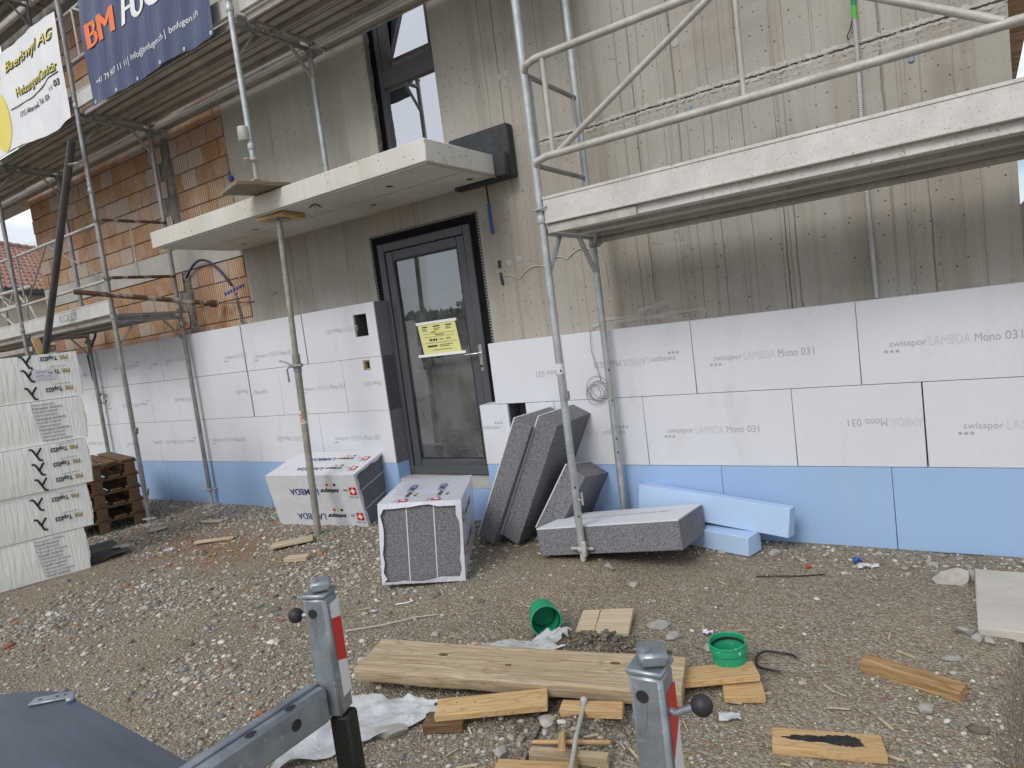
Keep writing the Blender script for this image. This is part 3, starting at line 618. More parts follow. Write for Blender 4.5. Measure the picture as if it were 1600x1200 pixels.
# ---- foam boards on the foot of the wall, each a piece with its print
def print_mesh(parts):
    m = MB(); x = 0
    if 's' in parts:
        for i in range(3): m.lathe([(.010, 0)], 10, TR((.012+i*.028, -.026, 0)), 0, (False, True))
        x = put_text(m, 'swisspor', .03, 0, .185, .036, 0)+.012
    if 'L' in parts: x = put_text(m, 'LAMBDA', x, -.008, .195, .052, 1)+.018
    if 'l' in parts: x = put_text(m, 'AMBDA', x, -.008, .165, .052, 1)+.018
    if 'B' in parts: x = put_text(m, 'LAMB', x, -.008, .13, .052, 1)
    if 'M' in parts: x = put_text(m, 'Mono', x, -.006, .115, .046, 0)+.02; x = put_text(m, '031', x, -.006, .075, .046, 0)
    me = m.mesh('lettering', [INK_B, INK_BL], False); return me, x
PRN = {k: print_mesh(k) for k in ('sLM', 'LM', 'lM', 'M', 's', 'sL', 'sB')}
def panel(x0, x1, z0, z1, mat=WHITE, pr=None, holes=(), y0=0.0):
    g = .0016; m = MB(); j = random.uniform(-.0015, .0015); yb = T-.0008 if z0 > .3 or mat is BLUE else T
    if not holes: m.bb((x0+g, y0+j, z0+g), (x1-g, yb, z1-g), .0025)
    else:
        hx0, hx1, hz0, hz1 = holes[0]
        m.bb((x0+g, y0+j, z0+g), (hx0, yb, z1-g)); m.bb((hx1, y0+j, z0+g), (x1-g, yb, z1-g))
        m.bb((hx0, y0+j, z0+g), (hx1, yb, hz0))
        if hz1 < z1-.01: m.bb((hx0, y0+j, hz1), (hx1, yb, z1-g))
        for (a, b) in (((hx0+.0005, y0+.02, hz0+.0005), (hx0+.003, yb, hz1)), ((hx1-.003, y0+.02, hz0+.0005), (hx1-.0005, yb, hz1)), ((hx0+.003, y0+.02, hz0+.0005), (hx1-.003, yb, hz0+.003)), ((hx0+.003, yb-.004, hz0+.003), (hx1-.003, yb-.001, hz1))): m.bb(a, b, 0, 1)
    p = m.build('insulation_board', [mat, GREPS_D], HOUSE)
    for (key, xo, zo, flip) in (pr or ()):
        me, w = PRN[key]
        fr = frame((xo, y0+j-.0012, zo), (1, 0, 0), (0, 0, 1)) if not flip else frame((xo, y0+j-.0012, zo), (-1, 0, 0), (0, 0, -1))
        link(me, 'lettering', fr, p)
U = True
# right of the door
panel(-3.17, -2.49, 1.0, 1.5, WHITE, [('M', -2.535, 1.235, U)]); panel(-2.49, -1.49, 1.0, 1.5, WHITE, [('sLM', -1.585, 1.27, U)])
panel(-1.49, -.49, 1.0, 1.5, WHITE, [('sLM', -1.385, 1.215, False)]); panel(-.49, .325, 1.0, 1.5, WHITE, [('sLM', -.36, 1.215, False)])
panel(-3.334, -2.62, .5, 1.0, WHITE, [('s', -3.125, .82, U)], [(-3.056, -2.879, .76, .9975)]); panel(-2.62, -1.89, .5, 1.0, WHITE, [('sLM', -2.02, .76, U)])
panel(-1.89, -.89, .5, 1.0, WHITE, [('sLM', -1.755, .735, False)]); panel(-.89, -.186, .5, 1.0, WHITE, [('lM', -.19, .79, U)]); panel(-.182, .325, .5, 1.0, WHITE, [('sB', -.03, .725, False)])
for a, b in ((-3.334, -2.38), (-2.38, -1.38), (-1.38, -.37), (-.37, .325)): panel(a, b, -.12, .5, BLUE)
# left of the door
panel(-5.365, -4.37, 1.5, 2.0, WHITE, [('LM', -4.62, 1.80, U)], [(-4.655, -4.485, 1.70, 1.905)]); panel(-6.362, -5.378, 1.5, 2.0, WHITE, [('sLM', -6.22, 1.63, False)])
panel(-7.36, -6.378, 1.5, 2.0, WHITE, [('sL', -6.75, 1.66, False)]); panel(-8.02, -7.36, 1.5, 2.0, WHITE, [('sLM', -7.95, 1.72, False)]); panel(-8.40, -8.02, 1.5, 2.0, WHITE, [('s', -8.30, 1.7, False)])
panel(-9.4, -8.40, 1.5, 2.0, WHITE, [('sLM', -8.52, 1.74, U)]); panel(-10.4, -9.4, 1.5, 2.0, WHITE, [('LM', -9.7, 1.72, U)]); panel(XL, -10.4, 1.5, 2.0)
panel(-4.90, -4.37, 1.0, 1.5, WHITE, [('M', -4.42, 1.27, U)], [(-4.615, -4.525, 1.385, 1.478)]); panel(-5.86, -4.90, 1.0, 1.5, WHITE, [('sLM', -5.55, 1.24, False)])
panel(-6.362, -5.86, 1.0, 1.5, WHITE, [('M', -6.30, 1.25, False)]); panel(-7.4, -6.378, 1.0, 1.5, WHITE, [('M', -6.42, 1.30, U)]); panel(-8.4, -7.4, 1.0, 1.5, WHITE, [('sLM', -7.22, 1.27, U)])
panel(-9.3, -8.4, 1.0, 1.5, WHITE, [('sLM', -8.45, 1.25, U)]); panel(-10.3, -9.3, 1.0, 1.5, WHITE, [('s', -9.6, 1.2, False)]); panel(XL, -10.3, 1.0, 1.5, WHITE)
panel(-5.343, -4.37, .5, 1.0, WHITE, [('sLM', -5.18, .73, False)]); panel(-6.358, -5.343, .5, 1.0, WHITE, [('LM', -5.62, .77, U)]); panel(-7.36, -6.358, .5, 1.0, WHITE, [('sLM', -7.25, .74, False)])
panel(-8.36, -7.36, .5, 1.0, WHITE, [('sLM', -7.55, .76, U)]); panel(-9.36, -8.36, .5, 1.0, WHITE, [('M', -8.5, .73, False), ('s', -9.2, .72, False)]); panel(XL, -9.36, .5, 1.0, WHITE, [('LM', -9.8, .76, U)])
x = -4.37
for a in (-5.25, -6.3, -7.3, -8.3, -9.3, -10.3, XL): panel(a, x, -.12, .5, BLUE); x = a
panel(-4.362, -3.341, -.12, .283, BLUE, y0=.012)
m = MB(); m.bb((-4.368, .0015, .5), (-4.362, T-.023, 1.998)); HB = m.build('reveal_face', GREPS, HOUSE, False)
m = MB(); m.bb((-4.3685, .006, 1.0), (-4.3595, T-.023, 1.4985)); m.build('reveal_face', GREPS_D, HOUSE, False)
m = MB(); m.bb((-4.368, .0015, .285), (-4.362, T-.023, .499)); m.build('reveal_face', BLUE, HOUSE, False)
m = MB(); ring(m, -4.612, -4.528, 1.387, 1.476, .012, .004, .05); m.build('socket_collar', plain('collar_yellow', (.45, .36, .2), None, 5, .8), HOUSE)
# base blocks showing below the boards on the right
x = -1.1
while x < .32:
    w = random.uniform(.22, .42); MB().bb((x, -.055, -.14), (min(x+w-.012, .322), -.002, -.018+random.uniform(-.008, .004)), .008).build('base_block', MORTAR, HOUSE); x += w
MB().bb((-.45, -.02, -.016), (.05, -.003, -.002), .002).build('base_strip', BLACK, HOUSE)
# ---------------------------------------------------------------- scaffold
SC = thing('scaffold', 'galvanised tube scaffold with metal decks along the house front', 'scaffold', (-4.65, -.8, 0))
R0 = .0242
X1, XM, X2, X3 = -2.09, -4.65, -7.33, -9.55
FY = {X1: -.77, XM: -.83, X2: -.80, X3: -.79}; RY = {X1: -.085, XM: -.06, X2: -.07, X3: -.07}
def tubep(name, p0, p1, r=R0, mat=None, n=12, par=None):
    return MB().tube(p0, p1, r, n).build(name, mat or GALV, par or SC)
def collar(mb, x, y, z, h=.05, r=.031): mb.lathe([(r-.003, -h/2), (r, -h/2+.006), (r, h/2-.006), (r-.003, h/2)], 14, TR((x, y, z)))
def jack(x, y, z, par, nut=.10, plate=True, yaw=20):
    m = MB(); m.tube((x, y, z+.006), (x, y, z+nut+.05), .017, 10)
    for i in range(int(nut/.012)): m.lathe([(.017, 0), (.0205, .004), (.017, .008)], 10, TR((x, y, z+.012+i*.012)), 0, (False, False))
    m.lathe([(.03, 0), (.034, .008), (.034, .02), (.028, .03)], 14, TR((x, y, z+nut)))
    a = rad(yaw); d = Vector((math.cos(a), math.sin(a), 0))
    for s in (-1, 1): m.box(Vector((x, y, z+nut+.014))+d*s*.052, (.055, .02, .02), rotm(0, 0, yaw), .006)
    if plate: m.box((x, y, z+.004), (.15, .15, .008), None, .001)
    m.build('base_jack', RAIL, par)
def post(x, y, z0, z1, mat=GALV, nut=.10, plate=True, collars=(), yaw=20, holes=()):
    m = MB(); m.tube((x, y, z0+nut+.03), (x, y, z1), R0, 16)
    for zc in collars: collar(m, x, y, zc); collar(m, x, y, zc+.06, .02, .029)
    p = m.build('post', mat, SC); jack(x, y, z0, p, nut, plate, yaw)
    for zh in holes: MB().ball((x+.014, y-.021, zh), .0065, 6, (1, .4, 1.3)).build('pin_hole', BLACK, p)
    return p
def coupler(x, y, z, mat=GALV_D, s=1):
    m = MB(); collar(m, x, y, z, .05*s, .034*s); m.box((x+.035*s, y-.02*s, z), (.035*s, .045*s, .045*s), rotm(0, 0, 25), .006); m.tube((x+.03*s, y-.05*s, z), (x+.03*s, y+.045*s, z), .008*s, 8); m.lathe([(.012*s, 0), (.012*s, .012*s)], 6, frame((x+.03*s, y-.045*s, z), (1, 0, 0), (0, 0, 1)))
    return m.build('coupler', mat, SC)
zg = lambda x, y: g0(x, y)
post(X1, FY[X1], zg(X1, FY[X1])+.0, 6.4, GALV, .075, False, (2.24, 4.3), 10, (.36, .55, 1.3))
post(X1, RY[X1], 0.0, 6.4, GALV, .10, True, (2.24, 4.3), 40, (.62, .72, 1.0, 1.22))
post(XM, FY[XM], 3.034, 6.4, GALV, .17, True, (3.32, 4.4), 80); post(XM, RY[XM], 2.952, 6.4, GALV, .16, True, (4.38,), 5)
post(X2, FY[X2], zg(X2, -.8), 6.9, GALV_D, .05, True, (2.24, 3.55, 4.4), 30); post(X2, RY[X2], 0.0, 6.6, GALV_D, .17, True, (2.3, 4.4), 50)
post(X3, FY[X3], 0.0, 6.9, GALV_D, .08, True, (2.33, 4.4)); post(X3, RY[X3], 0.0, 7.2, GALV_D, .08, True, (2.3, 4.4))
MB().lathe([(.046, 0), (.05, .015), (.05, .09), (.045, .11)], 10, TR((XM-.03, FY[XM]-.03, 3.37))).build('wing_clamp', RAIL, SC)
def frame_head(x, z, dark=GALV_D, ext=0.0):
    f, r_ = FY[x], RY[x]
    tubep('transom', (x, f+.01, z), (x, r_-.01+ext, z), .021, dark); tubep('transom', (x+.045, f+.02, z+.055), (x+.045, r_+.05+ext, z+.055), .014, dark)
    for a, b in (((f+.015), (f+.21)), ((r_-.015), (r_-.21))):
        m = MB(); d = Vector((0, b-a, .24)); m.box(((x, (a+b)/2, z-.13)), (.034, .012, d.length), Matrix.Rotation(-math.atan2(b-a, .24), 3, 'X'), .002); m.build('corner_brace', dark, SC)
frame_head(X1, 2.165, GALV); frame_head(X2, 2.20); frame_head(X3, 2.20)
for x in (X1, XM, X2, X3): frame_head(x, 4.285, GALV_D, .0)
frame_head(X3, 6.42); frame_head(X2, 6.42)
for x in (X1, XM, X2, X3):
    for z in ((2.12, 4.24) if x != XM else (4.24,)): coupler(x+.01, RY[x], z, GALV_D, 1.15)
# decks: ribbed metal planks, two to a bay, and a narrow one on brackets next to the wall
def plank(xa, xb, y0, y1, z, mat=DECK_U, h=.062, ribs=2):
    m = MB(); w = y1-y0
    m.bb((xa, y0+.006, z+h-.010), (xb, y1-.006, z+h))                                    # walking sheet
    for s in (y0, y1-.022): m.bb((xa, s, z), (xb, s+.022, z+h+.001), .004)              # side channels
    for i in range(ribs):
        yc = y0+w*(i+1)/(ribs+1); m.bb((xa+.01, yc-.034, z+.022), (xb-.01, yc+.034, z+h-.0102), .006)
    for x in (xa+.02, xb-.02): m.bb((x-.02, y0+.0225, z+.002), (x+.02, y1-.0225, z+h-.0105))
    return m.build('deck_plank', mat, SC)
def hooks(x, y0, y1, z):
    for y in (y0+.06, y1-.06):
        m = MB(); m.box((x, y, z+.03), (.07, .03, .05), None, .006); m.build('deck_hook', GALV_D, SC)
def bay(xa, xb, z, inner=True, toe=True, mat=DECK_U, tm=ALU):
    a, b = xa+.035, xb-.035; f = max(FY[xa], FY[xb])+.045
    plank(a, b, f, f+.315, z, mat); plank(a, b, f+.325, f+.64, z, mat); hooks(a-.0, f, f+.3, z-.04); hooks(b, f, f+.3, z-.04)
    if inner: plank(a-.02, b+.02, -.03, .125, z-.012, mat, .05, 2); tubep('ledger', (xa, -.035, z-.02), (xb, -.035, z-.02), .02, ALU)
    if toe:
        t = MB(); t.bb((a, f-.042, z+.07), (b, f-.012, z+.215), .004); t.bb((a, f-.046, z+.205), (b, f-.008, z+.219), .003); t.bb((a, f-.046, z+.066), (b, f-.008, z+.080), .003); return t.build('toe_board', tm, SC)
bay(XM, X1, 4.315); bay(X2, XM, 4.315); bay(X3, X2, 4.315); TB = bay(X3, X2, 2.215, False)
bay(X3, X2, 6.45, True, False)
XE = X3-2.57; FY[XE] = -.79; RY[XE] = -.07; bay(XE, X3, 4.315, True, True); bay(XE, X3, 2.215, False); bay(XE, X3, 6.45, True, False)
XW = X1+2.57; FY[XW] = -.77; RY[XW] = -.085; f = FY[X1]+.045
plank(X1+.04, XW-.03, f-.03, f+.29, 2.155, ALU); plank(X1+.04, XW-.03, f+.30, f+.62, 2.155, ALU)
MB().bb((X1+.032, f-.046, 2.150), (X1+.62, f-.031, 2.206), .003).build('deck_end_strip', RAIL, SC)
m = MB(); m.bb((X1+.03, f-.062, 2.214), (XW-.04, f-.032, 2.368), .004); m.bb((X1+.03, f-.067, 2.352), (XW-.04, f-.027, 2.372), .004); m.bb((X1+.03, f-.067, 2.208), (XW-.04, f-.027, 2.226), .004); m.build('toe_board', ALU, SC)
tubep('ledger', (X1+.03, RY[X1]-.01, 2.135), (XW, RY[X1]-.01, 2.14), .024, RAIL)
post(XW, -.77, 0, 6.4); post(XW, -.085, 0, 6.4); frame_head(XW, 2.165)
m = MB(); fr = frame((-8.56, -.7885, 2.312), (1, 0, 0), (0, 0, 1)); put_text(m, 'KOLLY', 0, 0, .44, .085, 0, 0, .015)
m.build('lettering', INK, TB, False, M=fr)
# guard rail frame of the right bay
y = FY[X1]-.028
def bent(p, q): return [Vector(p)+Vector((-.03, .03, -.02)), Vector(p), q]
G1 = MB().pipe([(X1+.005, y+.028, 3.12), (X1+.03, y, 3.150), (X1+.10, y, 3.172), (XW, y, 3.185)], .0225, 12).build('guard_rail', RAIL, SC)
MB().pipe([(X1+.005, y+.028, 2.565), (X1+.03, y, 2.585), (X1+.10, y, 2.600), (XW, y, 2.598)], .0225, 12).build('guard_rail', RAIL, SC)
for p, q, r_ in (((-1.90, y, 2.61), (-.89, y, 3.17), .019), ((-.72, y, 3.17), (.24, y, 2.61), .019), ((-1.94, y, 2.60), (-1.94, y, 3.17), .016), ((-.822, y, 2.60), (-.822, y, 3.18), .013)):
    tubep('rail_brace', p, q, r_, RAIL)
for z in (3.12, 2.575): tubep('end_rail', (X1-.005, FY[X1]+.03, z), (X1-.005, RY[X1]-.02, z), .016, GALV_D)
for yy in (-.70, -.145): tubep('rail_brace', (X1-.005, yy, 2.575), (X1-.005, yy, 3.12), .0125, RAIL)
coupler(X1+.01, RY[X1], 2.42, GALV_D, 1.2)
# guard rails further left
for xa, xb, zs in ((X3, X2, (3.22, 2.63)), (XE, X3, (3.22, 2.63)), (X3, X2, (5.30, 4.84)), (X2, XM, (5.30, 4.84)), (XM, X1, (5.30, 4.84)), (XE, X3, (5.3, 4.84))):
    ym = (FY[xa]+FY[xb])/2+.035
    for z in zs: tubep('guard_rail', (xa+.02, FY[xa]+.035, z), (xb-.02, FY[xb]+.035, z+.01), .0165, RAIL)
    mid = xa+.42*(xb-xa) if zs[0] < 4 else xa+.16
    if zs[0] < 4:
        tubep('rail_brace', (mid, ym, zs[0]), (xa+.18, ym, zs[1]), .008, GALV_D, 8); tubep('rail_brace', (mid, ym, zs[0]), (xb-.10, ym, zs[1]+.02), .008, GALV_D, 8); tubep('rail_brace', (xa+.12, ym, zs[0]), (xa+.14, ym, 2.3), .011, GALV_D, 8)
    else:
        tubep('rail_brace', (xa+.20, ym, zs[0]), (xa+.21, ym, zs[1]), .012, RAIL, 8); tubep('rail_brace', (xa+.22, ym, zs[0]), (xa+1.1, ym, zs[1]), .012, RAIL, 8)
for z in (3.25, 2.65): tubep('end_rail', (X2+.03, FY[X2]-.0, z), (X2+.03, RY[X2], z+.012), .017, RUSTY); coupler(X2+.005, FY[X2], z, GALV_D, .9)
tubep('rail_brace', (X2+.03, -.48, 3.25), (X2+.03, -.48, 2.66), .009, RAIL, 8)
for z in (1.03, .37): 
    m = MB(); m.tube((X2+.02, FY[X2]-.0, z), (X2+.095, FY[X2]-.02, z), .006, 8); m.box((X2+.10, FY[X2]-.02, z), (.016, .03, .075), rotm(0, 15, 0), .005); m.build('wedge_pin', GALV_D, SC)
m = MB(); m.pipe([(X1+.026, FY[X1]-.02, .47), (X1+.06, FY[X1]-.03, .47), (X1+.062, FY[X1]-.03, .52), (X1+.062, FY[X1]-.03, .44)], .007, 8); m.build('wedge_pin', RAIL, SC)
m = MB(); m.pipe([(X1+.026, FY[X1]-.02, 1.12), (X1+.055, FY[X1]-.03, 1.12), (X1+.056, FY[X1]-.03, 1.17)], .007, 8); m.build('wedge_pin', GALV_D, SC)
m = MB(); m.bb((X1+.018, FY[X1]-.05, .10), (X1+.05, FY[X1]-.02, .20), .006); m.build('wedge_pin', RAIL, SC)
m = MB(); m.lathe([(R0+.0012, 1.28), (R0+.0012, 1.345)], 14, TR((X1, FY[X1], 0)), 0, (False, False)); m.build('maker_sticker', LABEL, SC)
m = MB(); m.lathe([(.033, 0), (.0335, .004), (.033, .01)], 14, TR((X1, FY[X1], 2.29))); m.pipe([(X1-.03, FY[X1]-.04, 2.30), (X1+.03, FY[X1]-.045, 2.30), (X1+.05, FY[X1]-.02, 2.31), (X1+.05, FY[X1], 2.36)], .006, 8); m.build('locking_ring', GALV, SC)
# wall-tie pole, rusty
m = MB(); a = Vector((-7.33, -1.14, 2.518)); b = Vector((-6.86, .06, 2.29)); m.tube(a, b, .026, 12); m.tube(a.lerp(b, .97), b.lerp(a, -.03), .04, 8); m.tube(b, Vector((-6.3, T-.0, 2.235)), .006, 8)
tie = m.build('wall_tie', RUSTY, SC)
# ---------------------------------------------------------------- things on and about the scaffold
m = MB(); m.box((0, 0, 0), (.44, .36, .036), None, .006)
tag(m.build('bearing_board', WOOD_G, None, M=TR((-4.62, -.87, 2.976), 0, 0, 74)), 'weathered board jutting over the canopy edge under a scaffold foot', 'board')
PR = thing('steel_prop', 'telescopic steel prop holding up the concrete canopy', 'prop', (-4.775, -.67, 0))
pb = Vector((-4.775, -.672, .012)); pt = Vector((-4.672, -.655, 2.752)); L = lambda t: pb.lerp(pt, t)
PM = MB().tube(L(.0), L(.545), .030, 16).build('outer_tube', galv('prop_tube', (.36, .345, .29), (.25, .24, .2), .5, (.20, .17, .12), .3, .6), PR)
inn = MB().tube(L(.53), L(.995), .0245, 16).build('inner_tube', MATS['prop_tube'], PR)
for i in range(11):
    p = L(.575+i*.037); MB().ball(p+Vector((-.003, -.0215, 0)), .0075, 6, (1, .5, 1)).build('pin_hole', BLACK, inn)
m = MB(); m.tube(L(.53), L(.585), .034, 14); m.build('threaded_sleeve', GALV_D, PR)
m = MB(); c = L(.548); m.lathe([(.045, -.012), (.05, -.006), (.05, .012), (.045, .018)], 16, Matrix.Translation(c)); m.pipe([c+Vector((-.04, -.02, .01)), c+Vector((-.10, -.04, .045)), c+Vector((-.155, -.05, .06))], .009, 8); m.pipe([c+Vector((-.05, -.045, .0)), c+Vector((-.065, -.06, -.02)), c+Vector((-.06, -.06, -.13))], .008, 8); m.tube(c+Vector((-.06, -.035, .004)), c+Vector((.10, -.03, .002)), .011, 8); m.build('adjusting_nut', GALV_D, PR)
m = MB(); m.lathe([(.0308, 0), (.0308, .12)], 16, Matrix.Translation(L(.365)), 0, (False, False)); lab = m.build('label', plain('prop_label', (.60, .52, .44), (.55, .5, .4), 9, .7), PR)
m = MB()
put_text(m, 'PERI', 0, 0, .085, .03, 0, 0, .03)
va = [(0.0314*math.sin(-.2+(v[1]-.015)/.031)+0, -.0314*math.cos(-.2+(v[1]-.015)/.031), v[0]) for v in m.v]      # wrapped round the tube, reading upwards
m.v = [(-p[0]+L(.368).x, p[1]+L(.368).y, p[2]+L(.37).z) for p in va]; m.build('lettering', RED, lab, False)
m = MB(); m.box(L(.0), (.13, .13, .01), None, .001); m.build('foot_plate', GALV_D, PR); m = MB(); m.box(L(1), (.13, .13, .008), None, .001); m.build('head_plate', GALV_D, PR)
m = MB(); m.box((0, 0, 0), (.30, .26, .0105), None, .001); m.box((0, 0, .0112), (.30, .26, .0105), None, .001); m.box((0, 0, .0224), (.30, .26, .0105), None, .001)
tag(m.build('plywood_pad', WOOD, None, M=TR((-4.69, -.612, 2.763), 0, 0, 8)), 'plywood pad between the steel prop and the canopy', 'pad')
# banners: cloth that hangs in shallow folds
def cloth(name, x0, x1, z0, z1, y, mat, fold, bot, label, cat, nx=60, nz=24):
    P = [[(x0+(x1-x0)*j/nx, y-fold(x0+(x1-x0)*j/nx, z0+(z1-z0)*i/nz), (z0+bot((x0+(x1-x0)*j/nx)))*(1-i/nz)+z1*i/nz) for j in range(nx+1)] for i in range(nz+1)]
    B = [[(p[0], p[1]+.0015, p[2]) for p in row[::-1]] for row in P]
    m = MB(); m.grid(P); m.grid(B); return tag(m.build(name, mat), label, cat)
f1 = lambda x, z: .007*math.sin(x*9+z*3)+.005*math.sin(x*23-z*5)+.006*math.sin(z*7+x*2)
b1 = lambda x: .012*math.sin((x+6.83)/2.01*math.pi*4)
YB = -.878
BN = cloth('banner', -6.83, -4.82, 4.25, 5.30, YB, BAN_B, f1, b1, 'dark blue company banner with orange and white lettering', 'banner')
def on_banner(par, name, mat, rows, y, fold, dy=.004):
    for (body, x, z, w, h, sh, bo) in rows:
        m = MB(); heavy = h > .2; V = []
        for q in range(5 if heavy else 1):      # the big words are set in a heavy face
            n0 = len(m.v); put_text(m, body, x+(q*.009 if heavy else 0), z, w-(.036 if heavy else 0), h, 0, sh, bo, 1.0, None); V += [(v[0], y-fold(v[0], v[1])-dy-.0006*q, v[1]) for v in m.v[n0:]]
        m.v = V; m.build(name, mat, par, False)
on_banner(BN, 'lettering', ORANGE, [('BM', -6.76, 4.755, .55, .225, 0, 0)], YB, f1)
on_banner(BN, 'lettering', WPRINT, [('FUGEN', -6.12, 4.755, 1.15, .225, .15, 0), ('+41 79 907 11 11', -6.73, 4.42, .60, .052, 0, 0), ('|', -6.10, 4.42, .008, .06, 0, 0), ('info@bmfugen.ch', -6.05, 4.435, .55, .052, 0, 0), ('|', -5.47, 4.44, .008, .06, 0, 0), ('bmfugen.ch', -5.41, 4.45, .43, .052, 0, 0)], YB, f1)
for x in np.linspace(-6.79, -4.86, 6):
    z = 4.25+b1(x)+.025; m = MB(); m.lathe([(.006, 0), (.016, .001), (.016, .003), (.006, .004)], 12, frame((x, YB-f1(x, z)-.001, z), (1, 0, 0), (0, 0, 1)), 0, (False, False)); m.build('eyelet', STEEL, BN)
f2 = lambda x, z: .010*math.sin(x*6+z*2)+.004*math.sin(x*19+z*7)
b2 = lambda x: .03*math.sin((x+9.4)/2.1*math.pi*2)-.02*math.exp(-((x+7.65)/.2)**2)
BW2 = cloth('banner', -9.40, -7.335, 4.29, 5.33, -.86, BAN_W, f2, b2, 'white heating company banner with black and yellow lettering', 'banner')
on_banner(BW2, 'lettering', INK_K, [('Baeriswyl AG', -8.57, 5.098, 1.17, .098, .35, .03), ('lia', -8.98, 5.06, .28, .09, .35, .05), ('Heizungen/Sanitär', -8.41, 4.79, .98, .088, 0, .03), ('1715 Alterswil, Tel. 026', -8.41, 4.575, .72, .055, 0, .01), ('4 14', -7.67, 4.63, .09, .05, 0, 0), ('03', -7.545, 4.645, .11, .062, 0, .03)], -.86, f2, .004)
on_banner(BW2, 'lettering', YELLOW, [('Baeriswyl AG', -8.575, 5.108, 1.17, .098, .35, .0), ('Heizungen/Sanitär', -8.415, 4.798, .98, .088, 0, .0)], -.86, f2, .008)
m = MB(); P = [(-8.90+.26*math.cos(a), 4.65+.32*math.sin(a)) for a in np.linspace(0, 2*math.pi, 40, False)]
m.add([(p[0], -.86-f2(*p)-.004, p[1]) for p in P]+[(-8.90, -.86-f2(-8.9, 4.65)-.004, 4.65)], [(i, (i+1) % 40, 40) for i in range(40)]); m.build('yellow_oval', YELLOW, BW2, False)
P = [(-8.58, 4.70), (-8.1, 4.705), (-7.9, 4.71), (-7.75, 4.735), (-7.62, 4.762), (-7.43, 4.768)]
MB().pipe([(x, -.86-f2(x, z)-.004, z) for x, z in P], .0045, 6).build('swash_line', INK_K, BW2)
cloth('banner', -4.60, -3.3, 4.55, 5.4, -.885, BAN_B, f1, lambda x: .0+.08*math.exp(-((x+4.6)/.1)**2), 'corner of a second blue banner beyond the first', 'banner', 30, 10)
# black drain pipe leaning on the scaffold
m = MB(); a = Vector((-7.27, -.93, 4.02)); b = Vector((-9.15, -1.02, 1.06)); b = a+(b-a)*1.02; m.tube(a, b, .036, 14)
DP = tag(m.build('drain_pipe', DARKPIPE), 'long black pipe leaning across the scaffold from its corner post', 'pipe')
MB().pipe([(-7.40, -.90, 3.80), (-7.30, -.99, 3.79), (-7.24, -.93, 3.80), (-7.30, -.84, 3.80), (-7.38, -.86, 3.81)], .005, 6).build('tie_rope', WIREW, DP)
for (x, z, s) in ((-9.44, 2.13, 1), (-9.36, 2.19, .8)):
    pass
m = MB(); m.box((0, 0, 0), (.34, .085, .022), None, .003); tag(m.build('wood_wedge', WOOD, None, M=TRf((-8.9, -.90, 2.03), 8, 68, 12)), 'pale wooden slat tucked under the lower deck', 'slat')
# ---------------------------------------------------------------- wrapped foam packs on the left
def lettering(par, M, items, mats, name='lettering'):
    m = MB()
    for it in items: put_text(m, *it[:5], **(it[5] if len(it) > 5 else {}))
    return m.build(name, mats, par, False, M=M)
def lam(mb, x, y, h):    # a stroked lambda: long leg and short leg
    P1 = [(-.35, .96), (-.22, 1.0), (-.12, .9), (.22, .08), (.34, .0), (.44, .06)]; P2 = [(.02, .56), (-.36, .0)]
    for P, w in ((P1, .075), (P2, .075)):
        for (a, b) in zip(P[:-1], P[1:]):
            d = Vector((b[0]-a[0], b[1]-a[1], 0)); n_ = Vector((-d.y, d.x, 0)).normalized()*w
            q = [Vector((*a, 0))-n_, Vector((*b, 0))-n_, Vector((*b, 0))+n_, Vector((*a, 0))+n_]
            mb.add([(x+p.x*h, y+p.y*h, 0) for p in q], [(0, 1, 2, 3)])
def soft_box(d, ch, nx, jit, seed):     # a wrapped block: rounded, slightly slack sides
    r = random.Random(seed); m = MB(); hx, hy, hz = d[0]/2, d[1]/2, d[2]/2
    n = nx; S_ = lambda t: 1-(2*t-1)**2
    def face(o, u, v, nrm, bulge):
        P = []
        for i in range(n+1):
            row = []
            for j in range(n+1):
                s, t = i/n, j/n; b = bulge*S_(s)*S_(t)+r.uniform(-jit, jit)*(0 < i < n)*(0 < j < n)
                row.append(tuple(Vector(o)+Vector(u)*s+Vector(v)*t+Vector(nrm)*b))
            P.append(row)
        m.grid(P)
    a, b, c = hx, hy, hz
    face((a, -b, -c), (0, 0, 2*c), (0, 2*b, 0), (1, 0, 0), ch); face((-a, -b, -c), (0, 2*b, 0), (0, 0, 2*c), (-1, 0, 0), ch)
    face((-a, -b, -c), (0, 0, 2*c), (2*a, 0, 0), (0, -1, 0), ch); face((-a, b, -c), (2*a, 0, 0), (0, 0, 2*c), (0, 1, 0), ch)
    face((-a, -b, c), (0, 2*b, 0), (2*a, 0, 0), (0, 0, 1), ch*.3); face((-a, -b, -c), (2*a, 0, 0), (0, 2*b, 0), (0, 0, -1), 0)
    return m
PH = [(0.0, .362, 0.0, 0), (.366, .372, .075, .01), (.742, .382, .125, .03), (1.128, .366, .155, -.012), (1.498, .385, .18, -.03)]
WORD = ['bottom pack with lists of words, lowest of the white stack', 'second white pack from the ground in the tall stack', 'middle white pack of the tall stack, sticking out furthest', 'fourth white pack up, printed with lists of words', 'topmost white pack of the tall stack with a small label']
LST = ['Dämmplatten', 'Panneaux isolants', 'Panelli isolanti']
